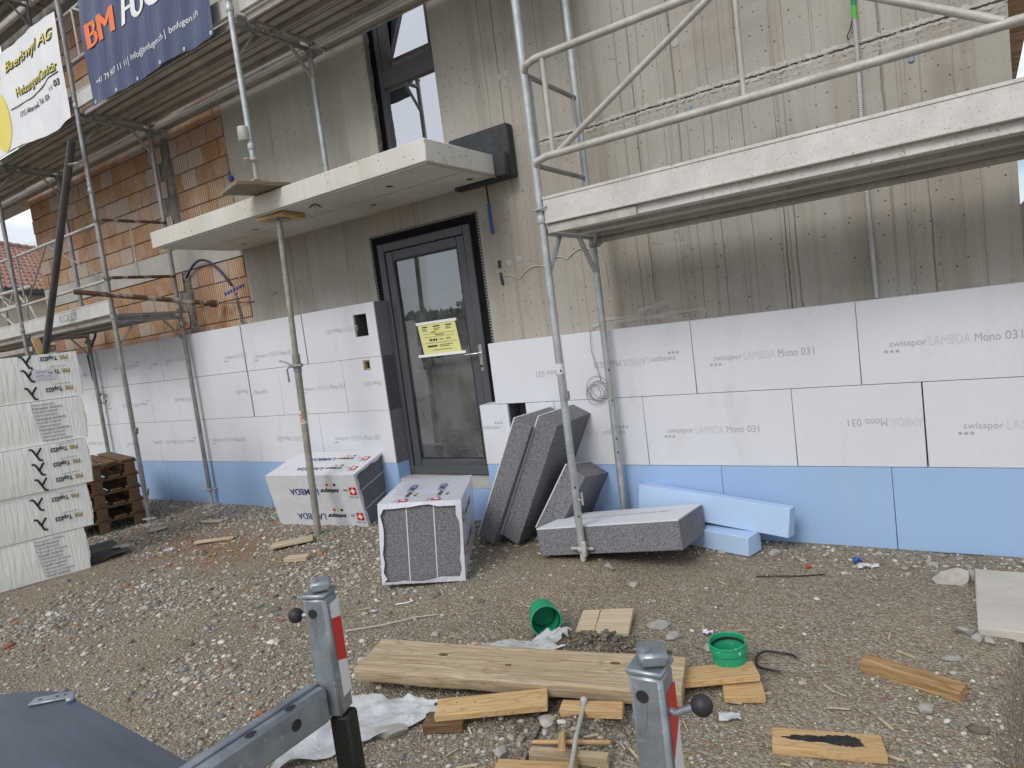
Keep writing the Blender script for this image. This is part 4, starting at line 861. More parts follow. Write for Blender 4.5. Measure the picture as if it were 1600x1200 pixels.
for i, (z0, hh, sh, xo) in enumerate(PH):
    Mx = TR((-6.8494, -2.318, z0+hh/2+.004), 0, 0, -15.5+random.uniform(-1, 1)) @ Matrix.Translation((xo, sh, 0))
    pk = tag(soft_box((.6, 1.2, hh), .009, 10, .0012, i).build('foam_pack', FILM_PIR, None, M=Mx, ang=60), WORD[i], 'foam pack', 'white packs stacked at the left')
    yr = .6
    fx = .3125
    # welded film tails at the corner
    m = MB(); P = [[(.296+.004*math.sin(j*2+t*9), .598+.035*math.sin(math.pi*t)*(.4+.6*random.random())*(j/3)*.6, -hh/2+hh*t) for j in range(4)] for t in np.linspace(0.02, .98, 14)]; m.grid(P); m.build('film_tail', FILM_PIR, pk, True, M=Mx)
    up = Mx @ frame((fx, 0, 0), (0, 1, 0), (0, 0, 1)); dn = Mx @ frame((fx, 0, 0), (0, -1, 0), (0, 0, -1))
    if i in (0, 3):
        m = MB(); n_ = 11; r = hh*.92/n_
        for k in range(n_):
            put_text(m, LST[(k+(1 if i == 0 else 0)) % 3], .235+.004*k, hh/2-.02-(k+1)*r+.012, None, .0205, 0, 0, .03 if k % 3 == 1 else .012)
        m.build('lettering', INK, pk, False, M=up)
    else:
        zs = {1: (.085, -.085), 2: (.12, -.005, -.135), 4: (.135, .02, -.13)}[i]
        for zc in zs:
            m = MB(); lam(m, -.235, -zc-.055, .105); m.build('lettering', INK_K, pk, False, M=dn)
            m = MB(); e = put_text(m, 'Top023', -.455, -zc-.034, .12, .034, 0, 0, .035); m.build('lettering', INK_K, pk, False, M=dn @ Matrix.Translation((.0, 0, 0)))
            m = MB(); put_text(m, 'PIR', -.53, -zc-.034, .062, .034, 0, 0, .03); m.build('lettering', OCHRE, pk, False, M=dn)
            m = MB(); put_text(m, 'Lambda-Leader', -.51, -zc-.066, .12, .016, 0); m.build('lettering', INK, pk, False, M=dn)
    if i == 4:
        m = MB(); m.box((.16+.10, .045, .0006), (.16, .085, .0012)); lb = m.build('shipping_label', LABEL, pk, False, M=up @ Matrix.Translation((.08, -.02, .001)))
        m = MB()
        for (x, y, w, h) in ((.10, .07, .10, .006), (.10, .058, .08, .004), (.19, .05, .03, .02), (.10, .035, .06, .008), (.17, .028, .04, .004), (.10, .018, .12, .004)): m.box((x+w/2-.0, y, 0), (w, h, .0005))
        m.build('label_print', INK, lb, False, M=up @ Matrix.Translation((.185, -.02, .0028)))
m = MB(); P = [[(-.55+.81*j/12, -.75+1.43*i/12, .012+.006*math.sin(j*1.3)+(.03 if (i > 10 and j > 8) else 0)) for j in range(13)] for i in range(13)]
m.grid(P); m.grid([[(p[0], p[1], p[2]-.005) for p in row[::-1]] for row in P]); tag(m.build('bitumen_mat', MAT_D, None, M=TR((-6.80, -2.08, .0), 0, 0, -15)), 'black bitumen mat on the gravel under the white packs', 'mat')
m = MB(); P = [[(.16*j/4, .10*i/3, .006+.03*random.random()) for j in range(5)] for i in range(4)]; m.grid(P); tag(m.build('plastic_scrap', SHEET_G, None, M=TR((-6.75, -1.50, .01), 0, 0, 20)), 'pale blue scrap of film between the packs and the pallets', 'scrap')
# ---------------------------------------------------------------- pallets
def pallet(k, z, dx, rz):
    Mx = TR((-7.46, -.76, z), 0, 0, -15+rz) @ Matrix.Translation((-.6+dx, -.4, 0))     # 1.2 along local x, 0.8 along local y
    LB = ['lowest pallet of the stack, on the gravel', 'second pallet from the ground in the stack', 'third pallet of the stack beside the white packs', 'pallet just below the top one of the stack', 'topmost pallet of the stack with its boards showing']
    t = thing('pallet', LB[k], 'pallet', M=Mx, group='pallets stacked behind the white packs')
    def pb(name, c, d): link(_pm(d), name, Mx @ Matrix.Translation(Vector(c)) @ (Matrix.Rotation(math.pi/2, 4, 'Z') if d[1] > d[0] else Matrix.Identity(4)), t)
    for i in range(5): pb('top_board', (0, -.4+.07+i*.165+random.uniform(-.006, .006), .133), (1.2, .11 if i % 2 else .135, .021))
    for x in (-.53, 0, .53): pb('cross_board', (x, 0, .1115), (.13, .8, .021))
    for y in (-.33, 0, .33):
        for x in (-.53, 0, .53): pb('block', (x, y, .061), (.135, .10, .079))
        pb('runner', (0, y, .0105), (1.2, .10, .021))
_pmc = {}
def _pm(d):
    d = tuple(sorted(d[:2], reverse=True))+(d[2],)
    if d not in _pmc: _pmc[d] = MB().box((0, 0, 0), d, None, .003).mesh('pallet_piece', WOOD_D)
    return _pmc[d]
for k in range(5): pallet(k, .012+k*.1445, random.uniform(-.02, .02)+(-.0 if k < 4 else .0), random.uniform(-1.2, 1.2))
# ---------------------------------------------------------------- two wrapped packs of grey boards
def eps_pack(Mx, stack, dims, label, faces):
    t = thing('board_pack', label, 'board pack', M=Mx, group='wrapped packs of grey foam boards')
    n = 3
    for k in range(n):
        if stack == 'z': c = (0, 0, (k-1)*dims[2]/3); d = (dims[0]-.006, dims[1]-.006, dims[2]/3-.001)
        else: c = ((k-1)*dims[0]/3, 0, 0); d = (dims[0]/3-.001, dims[1]-.006, dims[2]-.006)
        b = MB().box((0, 0, 0), d, None, .006).build('foam_board', GREPS, t, True, M=Mx @ Matrix.Translation(Vector(c)))
        if k:
            if stack == 'z': MB().box((0, 0, 0), (d[0]+.002, d[1]+.002, .007)).build('white_facing', WHITE, b, False, M=Mx @ Matrix.Translation((0, 0, c[2]-dims[2]/6)))
            else: MB().box((0, 0, 0), (.007, d[1]+.002, d[2]+.002)).build('white_facing', WHITE, b, False, M=Mx @ Matrix.Translation((c[0]-dims[0]/6, 0, 0)))
    return t
def wrap(par, Mx, d, open_axis, mat, seed):     # film sleeve with slack lips at its two open ends
    r = random.Random(seed); hx, hy, hz = [q/2+.004 for q in d]; m = MB(); n = 12
    if open_axis == 0:  cyc = [(y, z) for y, z in ((-hy, -hz), (hy, -hz), (hy, hz), (-hy, hz))]; L_ = hx; mk = lambda s, p: (s, p[0], p[1])
    else: cyc = [(-hx, -hz), (hx, -hz), (hx, hz), (-hx, hz)]; L_ = hy; mk = lambda s, p: (p[0], s, p[1])
    ring_ = []
    for a, b in zip(cyc, cyc[1:]+cyc[:1]):
        for k in range(8):
            t = k/8; e = .004 if .1 < t < .9 else 0
            ring_.append((a[0]+(b[0]-a[0])*t, a[1]+(b[1]-a[1])*t))
    rows = []
    sN = [-L_-.012, -L_-.006]+[(-1+2*i/n)*(L_-.02) for i in range(n+1)]+[L_+.006, L_+.012]
    for i, s in enumerate(sN):
        lip = i in (0, len(sN)-1); row = []
        for p in ring_+ring_[:1]:
            q = Vector(p); f = 1-.10*r.random()-.05 if lip else 1; j = 0 if lip else r.uniform(-.0012, .0025)
            q = Vector((q.x*f, q.y*f)); q = q*(1+j); row.append(mk(s, q))
        rows.append(row)
    m.grid(rows); return m.build('wrapping_film', mat, par, True, M=Mx, ang=70)
def logo(mb_fn, par, F, scale=1.0, flip=False, cross=True):
    m = MB(); put_text(m, 'swisspor', 0, 0, .21*scale, .042*scale, 0, 0, .03); m.build('lettering', INK_K, par, False, M=F)
    m = MB(); put_text(m, 'LAMBDA', .235*scale, -.004*scale, .33*scale, .062*scale, 0, 0, .01); m.build('lettering', INK_N, par, False, M=F)
    for k, mt in enumerate((INK_K, YELLOW, RED)):
        MB().lathe([(.014*scale, 0)], 14, TR((.03*scale+k*.042*scale, -.045*scale, 0)), 0, (False, True)).build('dot', mt, par, False, M=F)
    if cross:
        MB().box((-.155*scale, .02*scale, 0), (.075*scale, .075*scale, .0006)).build('red_square', RED, par, False, M=F)
        MB().box((-.155*scale, .02*scale, .0006), (.048*scale, .015*scale, .0006)).box((-.155*scale, .02*scale, .0006), (.015*scale, .048*scale, .0007)).build('white_cross', WPRINT, par, False, M=F)
        m = MB(); put_text(m, '100', -.10*scale, .0, .045*scale, .02*scale, 0); put_text(m, 'EPS Swiss', -.195*scale, .072*scale, .10*scale, .014*scale); m.build('lettering', INK_K, par, False, M=F)
M1 = TRf((-5.021, -.235, .302), 12.7, 1.0, 9.6); d1 = (1.0, .5, .54)
p1 = eps_pack(M1, 'z', d1, 'film wrapped pack of grey boards lying under the prop, prints upside down', None)
w1 = wrap(p1, M1, d1, 0, FILM_EPS, 3)
fr = M1 @ frame((.30, -.2575, .135), (-1, 0, 0), (0, 0, -1)); logo(None, w1, fr); fr = M1 @ frame((.30, -.2575, -.12), (-1, 0, 0), (0, 0, -1)); logo(None, w1, fr)
fr = M1 @ frame((.28, -.10, .2775), (-1, 0, 0), (0, -1, 0)); logo(None, w1, fr, .9); fr = M1 @ frame((.28, .10, .2775), (-1, 0, 0), (0, -1, 0)); logo(None, w1, fr, .9)
M2 = TRf((-3.261, -.864, .262), -3.7, 4.0, 32.8); d2 = (.54, 1.0, .525)
p2 = eps_pack(M2, 'x', d2, 'film wrapped pack of grey boards standing before the door, end towards us', None)
w2 = wrap(p2, M2, d2, 1, FILM_EDGE, 4)
for xx in (-.10, .12): logo(None, w2, M2 @ frame((xx, -.32, .2705), (0, 1, 0), (-1, 0, 0)), .85)
for zz in (.12, -.10): logo(None, w2, M2 @ frame((.2785, -.30, zz), (0, 1, 0), (0, 0, 1)), .85)
# ---------------------------------------------------------------- loose boards
def board(name, Mx, d, label, cat, mat, face=None, group=None):
    t = MB().box((0, 0, 0), d, None, .004).build(name, mat, None, True, M=Mx); tag(t, label, cat, group)
    if face:
        ax, sg = face; dd = [d[0]+.001, d[1]+.001, d[2]+.001]; dd[ax] = .009; c = [0, 0, 0]; c[ax] = sg*(d[ax]/2+.003)
        MB().box((0, 0, 0), dd, None, .001).build('white_facing', WHITE, t, False, M=Mx @ Matrix.Translation(Vector(c)))
    return t
board('foam_board', TRf((-2.800, -.292, .490), -.6, 27.6, -1.1), (.150, .50, 1.0), 'tall grey foam board leaning nearest the door', 'foam board', GREPS, (0, -1), 'loose grey boards')
board('foam_board', TRf((-2.617, -.247, .490), 0, 27.5, -1.1), (.160, .50, 1.0), 'tall grey foam board leaning, second one from the door', 'foam board', GREPS, (0, -1), 'loose grey boards')
board('foam_board', TRf((-2.425, -.19, .285), -12, 29.7, -4.7), (.168, .48, .53), 'short grey foam offcut leaning on the tall boards', 'foam board', GREPS, (0, -1), 'loose grey boards')
fb = board('foam_board', TRf((-1.946, -.478, .171), -6.0, -5.9, 3.0), (.99, .51, .178), 'grey foam board lying flat with its white face up', 'foam board', GREPS, (2, 1), 'loose grey boards')
me, w = PRN['sLM']; link(me, 'lettering', TRf((-1.946, -.478, .171), -6.0, -5.9, 3.0) @ TR((-.30, .0, .0985), 0, 0, 4), fb)
board('foam_strip', TRf((-1.436, -.121, .242), -6.2, 4.8, -8.7), (1.06, .10, .184), 'long pale blue foam strip propped against the wall', 'foam strip', BLUE_L)
board('foam_strip', TRf((-1.42, -.185, .068), 0, 0, -17), (.60, .15, .125), 'pale blue foam block on the ground under the longer strip', 'foam strip', BLUE_L)
# ---------------------------------------------------------------- yard litter and offcuts
def lie(x, y, dz=0): return (x, y, g0(x, y)+dz)
def timber(name, loc, d, rz, label, cat='timber', mat=WOOD, rx=0, ry=0, group=None, ch=.003, uneven=0):
    m = MB().box((0, 0, 0), d, None, ch)
    if uneven:
        r = random.Random(int(d[0]*999)); m.v = [(v[0]+r.uniform(-uneven, uneven), v[1]+r.uniform(-uneven, uneven), v[2]) for v in m.v]
    return tag(m.build(name, mat, None, True, M=TRf(loc, rx, ry, rz)), label, cat, group)
def ang(p, q): return math.degrees(math.atan2(q[1]-p[1], q[0]-p[0]))
# the long plank, a sawn board with slightly wandering edges
m = MB(); n = 40; Lp, Wp, Hp = 1.49, .275, .062; r = random.Random(4); P = []
for i in range(n+1):
    x = -Lp/2+Lp*i/n; w0 = -Wp/2+.004*math.sin(i*.5)+r.uniform(-.0015, .0015); w1 = Wp/2+.004*math.sin(i*.37+1); t = .002*math.sin(i*.8)
    P.append([(x, w0+.004, -Hp/2), (x, w0, -Hp/2+.006), (x, w0, Hp/2-.007), (x, w0+.006, Hp/2), (x, w0+Wp*.35, Hp/2+t*.5), (x, w0+Wp*.7, Hp/2-t*.4), (x, w1-.006, Hp/2), (x, w1, Hp/2-.007), (x, w1, -Hp/2+.006), (x, w1-.004, -Hp/2), (x, w0+.004, -Hp/2)])
m.grid([row[::-1] for row in P]); m.add([p for p in P[0][:-1]], [tuple(range(10))]); m.add([p for p in P[-1][:-1]], [tuple(range(10))[::-1]])
PLK = tag(m.build('plank', WOOD_P, None, True, M=TRf((-1.742, -2.128, .088), 2, 1.2, 14.6)), 'long thick weathered plank lying across the yard', 'plank')
for (x, y, s) in ((-.36, .03, 1), (-.02, -.02, .8), (.22, -.03, .9), (.45, .05, 1), (-.55, .08, .6)):
    MB().lathe([(.016*s, 0), (.012*s, .0006)], 14, Matrix.Translation((x, y, Hp/2-.0004)) @ Matrix.Diagonal((1.7, .8, 1, 1))).build('knot', WOOD_D, PLK, True, M=TRf((-1.742, -2.128, .088), 2, 1.2, 14.6))
timber('offcut', lie(-.93, -1.80, .045), (.33, .13, .028), 27, 'sawn pine offcut resting on another by the green collar', mat=WOOD, rx=-3, ry=-2)
timber('offcut', lie(-.81, -1.845, .016), (.16, .12, .026), 20, 'short sawn pine block under the offcut by the green collar', mat=WOOD)
timber('offcut', lie(-1.70, -2.37, .062), (.47, .115, .03), 29, 'pale pine board with nail holes poking out below the plank', mat=WOOD, rx=4, ry=-1)
timber('offcut', lie(-1.86, -2.49, .022), (.17, .10, .038), 24, 'dark grained block under the pale pine board', mat=WOOD_D)
for dx, dy in ((-.15, .02), (-.12, -.03), (-.07, .01)):
    MB().lathe([(.0035, 0)], 8, TR((dx, dy, .0156)), 0, (False, True)).build('nail_hole', BLACK, bpy.data.objects['offcut.002'], False, M=TRf(lie(-1.70, -2.37, .062), 4, -1, 29))
timber('offcut', lie(-1.30, -2.24, .03), (.25, .07, .035), 18, 'short pine block under the middle of the plank', mat=WOOD)
timber('offcut', lie(-2.14, -2.02, .03), (.22, .08, .03), 42, 'pine stub behind the far left end of the plank', mat=WOOD_S, ry=-8)
timber('offcut', lie(-2.02, -1.99, .028), (.20, .045, .03), 20, 'yellow painted slat behind the plank under the film', mat=plain('yellow_wood', (.62, .44, .08), (.55, .38, .07), 6, .6))
timber('batten', lie(-.235, -1.52, .022), (.375, .072, .042), ang((-.432, -1.46), (-.06, -1.59)), 'split pine batten alone on the right side', mat=WOOD_S, rx=6, uneven=.003)
bt = timber('burnt_offcut', lie(-.465, -2.075, .018), (.36, .115, .03), ang((-.64, -2.12), (-.285, -2.03)), 'pine offcut with a charred black patch', mat=WOOD, uneven=.002)
P = [(-.15, .0), (-.10, .022), (-.02, .022), (.02, .034), (.08, .04), (.11, .022), (.115, -.018), (.06, -.025), (.0, -.012), (-.08, -.012)]; rb = random.Random(9)
P = [(x0_+(x1_-x0_)*t/6+rb.uniform(-.0045, .0045), y0_+(y1_-y0_)*t/6+rb.uniform(-.004, .004)) for (x0_, y0_), (x1_, y1_) in zip(P, P[1:]+P[:1]) for t in range(6)][::-1]
MB().prism(P, .0155, .0166).build('charred_patch', CHAR, bt, False, M=bt.matrix_world.copy())
timber('split_stick', lie(-1.30, -2.425, .028), (.30, .016, .012), 22, 'thin split stick lying across the kindling', mat=WOOD)
timber('split_stick', lie(-1.275, -2.49, .025), (.30, .042, .036), 14, 'thick split stick of the kindling at the bottom edge', mat=WOOD_P, uneven=.004)
timber('split_stick', lie(-1.31, -2.47, .062), (.20, .026, .010), -60, 'upright pale sliver leaning on the kindling', mat=WOOD, ry=-16)
timber('split_stick', lie(-1.36, -2.585, .02), (.30, .05, .03), 18, 'lowest pine piece of the kindling, cut by the picture edge', mat=WOOD)
m = MB(); m.pipe([(-1.335, -2.235, .085), (-1.325, -2.262, .075), (-1.27, -2.43, .07), (-1.215, -2.58, .05)], .0085, 10); m.ball((-1.337, -2.232, .086), .016, 6); tag(m.build('metal_rod', RAIL), 'limed metal rod slanting out from below the plank', 'rod')
m = MB(); m.pipe([lie(-1.50, -2.24, .02), lie(-1.47, -2.35, .012), lie(-1.44, -2.5, .012), lie(-1.40, -2.64, .01)], .0045, 6); tag(m.build('power_cord', BLACK), 'black cord on the ground below the plank', 'cord')
sb = thing('shutter_board', 'pale square scrap of shuttering board behind the clods', 'board', M=TRf(lie(-1.615, -1.46, .02), 4, -2, 16))
MB().box((-.09, 0, 0), (.098, .24, .026), None, .003).build('board_strip', WOOD_PL, sb, True, M=TRf(lie(-1.615, -1.46, .02), 4, -2, 16)); MB().box((.05, .0, .001), (.176, .245, .026), None, .003).build('board_strip', WOOD_PL, sb, True, M=TRf(lie(-1.615, -1.46, .02), 4, -2, 16))
timber('offcut', lie(-4.80, -.93, .028), (.34, .15, .028), 50, 'flat pine offcut at the foot of the prop', mat=WOOD_PL, rx=-5)
timber('offcut', lie(-4.44, -1.17, .022), (.19, .09, .032), 25, 'small pine block in front of the prop', mat=WOOD_PL)
timber('offcut', lie(-5.75, -1.05, .02), (.36, .05, .02), 33, 'narrow slat on the gravel beside the wrapped pack', mat=WOOD_PL)
timber('offcut', lie(-6.45, -.62, .02), (.26, .06, .02), 15, 'slat on the gravel near the pallets', mat=WOOD_PL)
# film and sheeting
def crumple(name, P, mat, label, amp, seed, n=26, h=.03, cat='sheet'):
    r = np.random.default_rng(seed); (a, b, c, d) = [np.array(p, float) for p in P]; G = []
    for i in range(n+1):
        row = []
        for j in range(n+1):
            s, t = i/n, j/n; q = (a*(1-t)+b*t)*(1-s)+(d*(1-t)+c*t)*s
            e = amp*(fbm(np.array([s*3.0+seed]), np.array([t*3.0]), 3)[0]); q = q+np.array([e, e*.7]) 
            z = g0(q[0], q[1])+.012+h*max(0, fbm(np.array([s*5+seed*2]), np.array([t*5.5+4]), 4)[0]+.28)
            row.append((q[0], q[1], z))
        G.append(row)
    m = MB(); m.grid(G); return tag(m.build(name, mat, None, True, ang=50), label, cat)
crumple('plastic_sheet', [(-2.46, -2.52), (-1.98, -2.36), (-1.93, -2.50), (-2.33, -3.05)], SHEET_G, 'crumpled grey plastic sheet sticking out under the left end of the plank', .10, 5, 30, .07)
crumple('plastic_film', [(-2.20, -2.08), (-1.68, -1.83), (-1.70, -1.66), (-2.10, -1.86)], SHEET, 'clear crumpled film between the plank and the green collar', .12, 9, 28, .08)
# green pipe collars
def sleeve(Mx, mat, label, prof, ringz, plug=False):
    t = MB(); t.lathe(prof, 40, None, 0, (False, False)); o = tag(t.build('pipe_collar', mat, None, True, M=Mx), label, 'pipe collar', 'green pipe collars')
    MB().lathe([(.0725, ringz), (.0715, ringz+.005), (.068, ringz+.008), (.068, ringz-.004), (.0725, ringz)], 40, None, 0, (False, False)).build('sealing_ring', BLACK, o, True, M=Mx)
    if plug: MB().lathe([(.0665, -.07), (.0665, -.058), (.06, -.05)], 40).build('end_plug', mat, o, True, M=Mx)
    return o
prof = [(.066, -.075), (.073, -.075), (.073, .03), (.079, .036), (.080, .058), (.078, .062), (.078, .066), (.081, .068), (.081, .075), (.076, .077), (.0735, .074), (.0735, .04), (.069, .032), (.066, -.06), (.066, -.075)]
ax = Vector((.62, -.74, .10)).normalized()
sleeve(Matrix.Translation((-1.88, -1.625, .085+g0(-1.88, -1.62))) @ ax.to_track_quat('Z', 'Y').to_matrix().to_4x4(), GREENP, 'green pipe collar tipped on its side behind the film', prof, .05, True)
sleeve(TRf((-.905, -1.685, .070), 3, -2, 0), GREEND, 'green pipe collar standing upright with lime splashes', prof, .05)
m = MB(); c = Vector((-.73, -1.57, .022)); m.pipe([c+Vector((.075*math.cos(a)*(1.25 if a > 2 else 1), .09*math.sin(a), .006*math.sin(3*a))) for a in np.linspace(.6, 5.0, 24)], .0055, 8); tag(m.build('rubber_ring', BLACK), 'cut black rubber ring beside the standing green collar', 'rubber ring')
# rocks worth picking out
def rock(x, y, s, sc, seed, label, mat=ROCK, name='stone', group=None, dz=0):
    import bmesh
    bm = bmesh.new(); bmesh.ops.create_icosphere(bm, subdivisions=3, radius=1); r = np.random.default_rng(seed); o = r.uniform(0, 99, 3)
    pl = [(Vector(r.normal(0, 1, 3)).normalized(), r.uniform(.5, .85)) for _ in range(13)]
    for v in bm.verts:
        d = v.co.copy(); v.co *= 1+.22*fbm(np.array([d.x*1.6+o[0]]), np.array([d.y*1.6+d.z*2+o[1]]), 3)[0]
        for n_, k in pl:
            e = v.co.dot(n_)-k
            if e > 0: v.co -= n_*e*.97
        v.co = Vector((v.co.x*sc[0], v.co.y*sc[1], v.co.z*sc[2]))*s
    me = bpy.data.meshes.new(name); bm.to_mesh(me); bm.free(); me.materials.append(mat); me.polygons.foreach_set('use_smooth', [True]*len(me.polygons)); me.set_sharp_from_angle(angle=rad(16))
    return tag(link(me, name, TRf((x, y, g0(x, y)+s*sc[2]*.45+dz), r.uniform(-8, 8), r.uniform(-8, 8), r.uniform(0, 360))), label, 'stone', group)
GP = 'stones picked out on the dirt'
for i, (x, y, s, sc, lb) in enumerate([(-.085, -.43, .10, (1.3, .6, .55), 'long angular stone beside the sandstone slab'), (-.02, -.36, .06, (1, .8, .6), 'pale broken stone against the slab corner'),
    (-1.36, -1.38, .055, (1.4, .8, .45), 'broken pale tile-like stone behind the clods'), (-1.24, -1.47, .05, (1.1, .7, .5), 'white angular stone right of the clods'), (-1.05, -1.52, .03, (1, .9, .7), 'round pebble left of the standing green collar'),
    (-.05, -1.03, .045, (1.2, .8, .55), 'smooth grey stone wedged under the slab corner'), (-.01, -1.10, .035, (1, .7, .6), 'white pebble under the slab corner'), (.035, -1.10, .032, (1, .8, .6), 'cream pebble under the slab front edge'),
    (.12, -1.62, .030, (1.1, .9, .7), 'dark blue-grey pebble near the right edge'), (-.10, -1.30, .028, (1.5, .6, .5), 'flat white pebble above the batten'), (-2.05, -2.62, .075, (1.2, .8, .4), 'flat pale stone on the grey sheet'),
    (-1.54, -2.55, .04, (1, .8, .7), 'grey stone left of the kindling'), (-1.66, -.97, .035, (1.2, .9, .6), 'pale stone in front of the flat grey board'), (-1.9, -.80, .045, (1.3, .9, .6), 'whitish stone by the scaffold foot'),
    (-2.45, -1.85, .03, (1, .8, .7), 'lone pebble behind the plank'), (-1.02, -.25, .04, (1.1, .9, .6), 'stone beside the blue foam block'), (-.18, -1.72, .035, (1, .85, .7), 'grey pebble below the batten'), (-1.46, -2.33, .045, (1.1, .9, .6), 'rounded grey lump below the plank')]):
    rock(x, y, s, sc, 60+i, lb)
rock(-6.9, -.95, .07, (1.6, .8, .5), 91, 'white stone by the pallet foot')
# sandstone slab, and litter
SL = MB().bb((-.0, -1.03, -.012), (.75, -.33, .040), .006); tag(SL.build('stone_slab', STONE_M), 'rectangular sandstone slab over the hollow at the right edge', 'slab')
m = MB(); m.pipe([lie(-1.05, -.62, .008), lie(-.95, -.60, .012), lie(-.82, -.555, .008), lie(-.70, -.50, .008)], .004, 6); tag(m.build('black_stick', BLACK), 'thin black stick on the dirt right of the boards', 'stick')
def litter(x, y, d, mat, label, cat='litter', rz=20):
    m = MB(); n = 5; P = [[((j/n-.5)*d[0], (i/n-.5)*d[1], d[2]*random.random()) for j in range(n+1)] for i in range(n+1)]; m.grid(P); return tag(m.build('litter_scrap', mat, None, True, M=TR(lie(x, y, .008), 0, 0, rz)), label, cat)
litter(-.80, -.42, (.035, .03, .015), RED, 'small red scrap on the dirt'); litter(-.56, -.28, (.05, .04, .03), BLUECAB, 'blue plastic cap on the dirt by the wall'); litter(-.50, -.335, (.11, .04, .02), SHEET_G, 'shred of clear wrapping beside the blue cap')
litter(-1.10, -1.38, (.05, .035, .02), LABEL, 'pale blue scrap of foil behind the standing collar'); litter(-.82, -2.02, (.08, .05, .015), SHEET_G, 'crumpled foil scrap right of the near post')
litter(-3.05, -1.72, (.03, .03, .02), LABEL, 'tiny blue-white scrap left of the wrapped pack'); litter(-6.0, -1.32, (.05, .05, .03), LABEL, 'pale scrap on the reddish gravel')
m = MB(); m.pipe([lie(-3.02, -1.98, .01), lie(-2.85, -1.86, .014), lie(-2.72, -1.72, .016), lie(-2.62, -1.63, .008)], .0035, 6); tag(m.build('wire_offcut', WIREW), 'bent pale wire offcut on the open dirt', 'wire')
m = MB(); m.pipe([lie(-2.98, -1.60, .012), lie(-2.93, -1.57, .013), lie(-2.90, -1.53, .012), lie(-2.94, -1.51, .01)], .004, 6); tag(m.build('wire_offcut', WPRINT), 'short white loop of wire near the standing pack', 'wire')
# ---------------------------------------------------------------- trailer in the foreground
TRL = thing('trailer', 'zinc plated trailer corner with two stake posts and a dark board', 'trailer', (-1.3, -3.9, 0))
def stake(x, y, rz, z0, z1, ball, side):
    Mx = TR((x, y, 0), 0, 0, rz); w = .058
    p = MB().box((0, 0, (z0+z1)/2), (w, w, z1-z0), None, .007).build('stake_post', GALV_F, TRL, True, M=Mx)
    MB().box((0, 0, z1+.004), (w+.005, w+.005, .010), None, .003).build('cap', GALV_F, p, True, M=Mx)
    m = MB(); m.box((.004, .006, z1+.021), (.046, .062, .022), rotm(-4, 3, 28), .005); m.lathe([(.011, 0), (.011, .004), (.008, .0055)], 14, TR((-.004, -.008, z1+.032), -4, 3, 0)); m.build('latch_block', GALV_F, p, True, M=Mx)
    m = MB(); m.lathe([(.0105, 0), (.0105, .0015)], 16, Mx @ frame((-.006, -w/2-.0005, z1-.035), (1, 0, 0), (0, 0, 1))); m.build('bolt_hole', BLACK, p)
    MB().add([(-.013, -w/2-.0006, z1-.04), (.001, -w/2-.0006, z1-.04), (-.003, -w/2-.0006, z1-.085), (-.008, -w/2-.0006, z1-.095)], [(0, 3, 2, 1)]).build('grease_run', MATS.get('grease') or plain('grease', (.12, .13, .14), (.17, .185, .20), 30, .6), p, False, M=Mx)
    m = MB(); s = side
    if s < 0: m.pipe([(-w/2+.002, .0, z1-.048), (-w/2-.024, -.004, z1-.05)], .006, 10); c = (-w/2-.036, -.006, z1-.048)
    else: m.pipe([(w/2-.002, -.004, z1-.066), (w/2+.010, -.006, z1-.068), (w/2+.024, -.006, z1-.060), (w/2+.040, -.006, z1-.052)], .006, 10); c = (w/2+.054, -.006, z1-.046)
    h = m.build('handle_rod', GALV_F, p, True, M=Mx); MB().ball(c, .0175, 12).build('ball_knob', BLACK, h, True, M=Mx)
    # red and white reflective strip on the side
    zt = z1-.02; yy0, yy1 = -.012, .028; xx = w/2+.0006
    def sq(za, zb, zc, zd, mt, nm): MB().add([(xx, yy0, za), (xx, yy1, zb), (xx, yy1, zc), (xx, yy0, zd)], [(0, 1, 2, 3)]).build(nm, mt, p, False, M=Mx)
    sq(zt-.035, zt-.045, zt, zt, REFW, 'reflector_white') if side < 0 else None
    if side < 0: sq(zt-.135, zt-.15, zt-.0455, zt-.0355, REFR, 'reflector_red'); sq(zt-.225, zt-.225, zt-.1505, zt-.1355, REFW, 'reflector_white')
    else: sq(zt-.13, zt-.08, zt-.012, zt-.012, REFR, 'reflector_red'); sq(zt-.40, zt-.40, zt-.0805, zt-.1305, REFW, 'reflector_white')
    return p
stake(-1.262, -3.474, 20, .772, 1.058, None, -1); stake(-.452, -3.478, 2, .30, 1.030, None, 1)
m = MB(); m.box((-1.250, -3.468, .55), (.050, .050, .44), rotm(0, 0, 20), .006); m.build('black_leg', plain('tarred_steel', (.012, .011, .010), (.05, .035, .022), 9, .55, 0, .4, 60, 'world', lo=.55, hi=.8), TRL)
m = MB(); m.bb((-1.295, -4.35, .770), (-1.243, -3.505, .852), .008); m.bb((-1.290, -4.35, .8522), (-1.268, -3.51, .858), .003); BM_ = m.build('side_beam', GALV_F, TRL)
for y in (-3.60, -3.70): MB().lathe([(.011, 0)], 14, Matrix.Translation((-1.2555, y, .8526)) @ Matrix.Diagonal((.8, 1.2, 1, 1)), 0, (False, True)).build('bolt_hole', BLACK, BM_, False)
MB().lathe([(.013, 0)], 16, frame((-1.2425, -3.60, .815), (0, 1, 0), (0, 0, 1)), 0, (False, True)).build('bolt_hole', BLACK, BM_, False)
P = [(-2.95, -4.30), (-2.95, -4.18), (-2.24, -3.815), (-2.12, -3.752), (-2.08, -3.737), (-2.03, -3.731), (-1.97, -3.735), (-1.31, -3.770), (-1.31, -4.30)]
m = MB(); m.prism(P[::-1], .775, .797); DB = m.build('dark_board', PANELD, TRL)
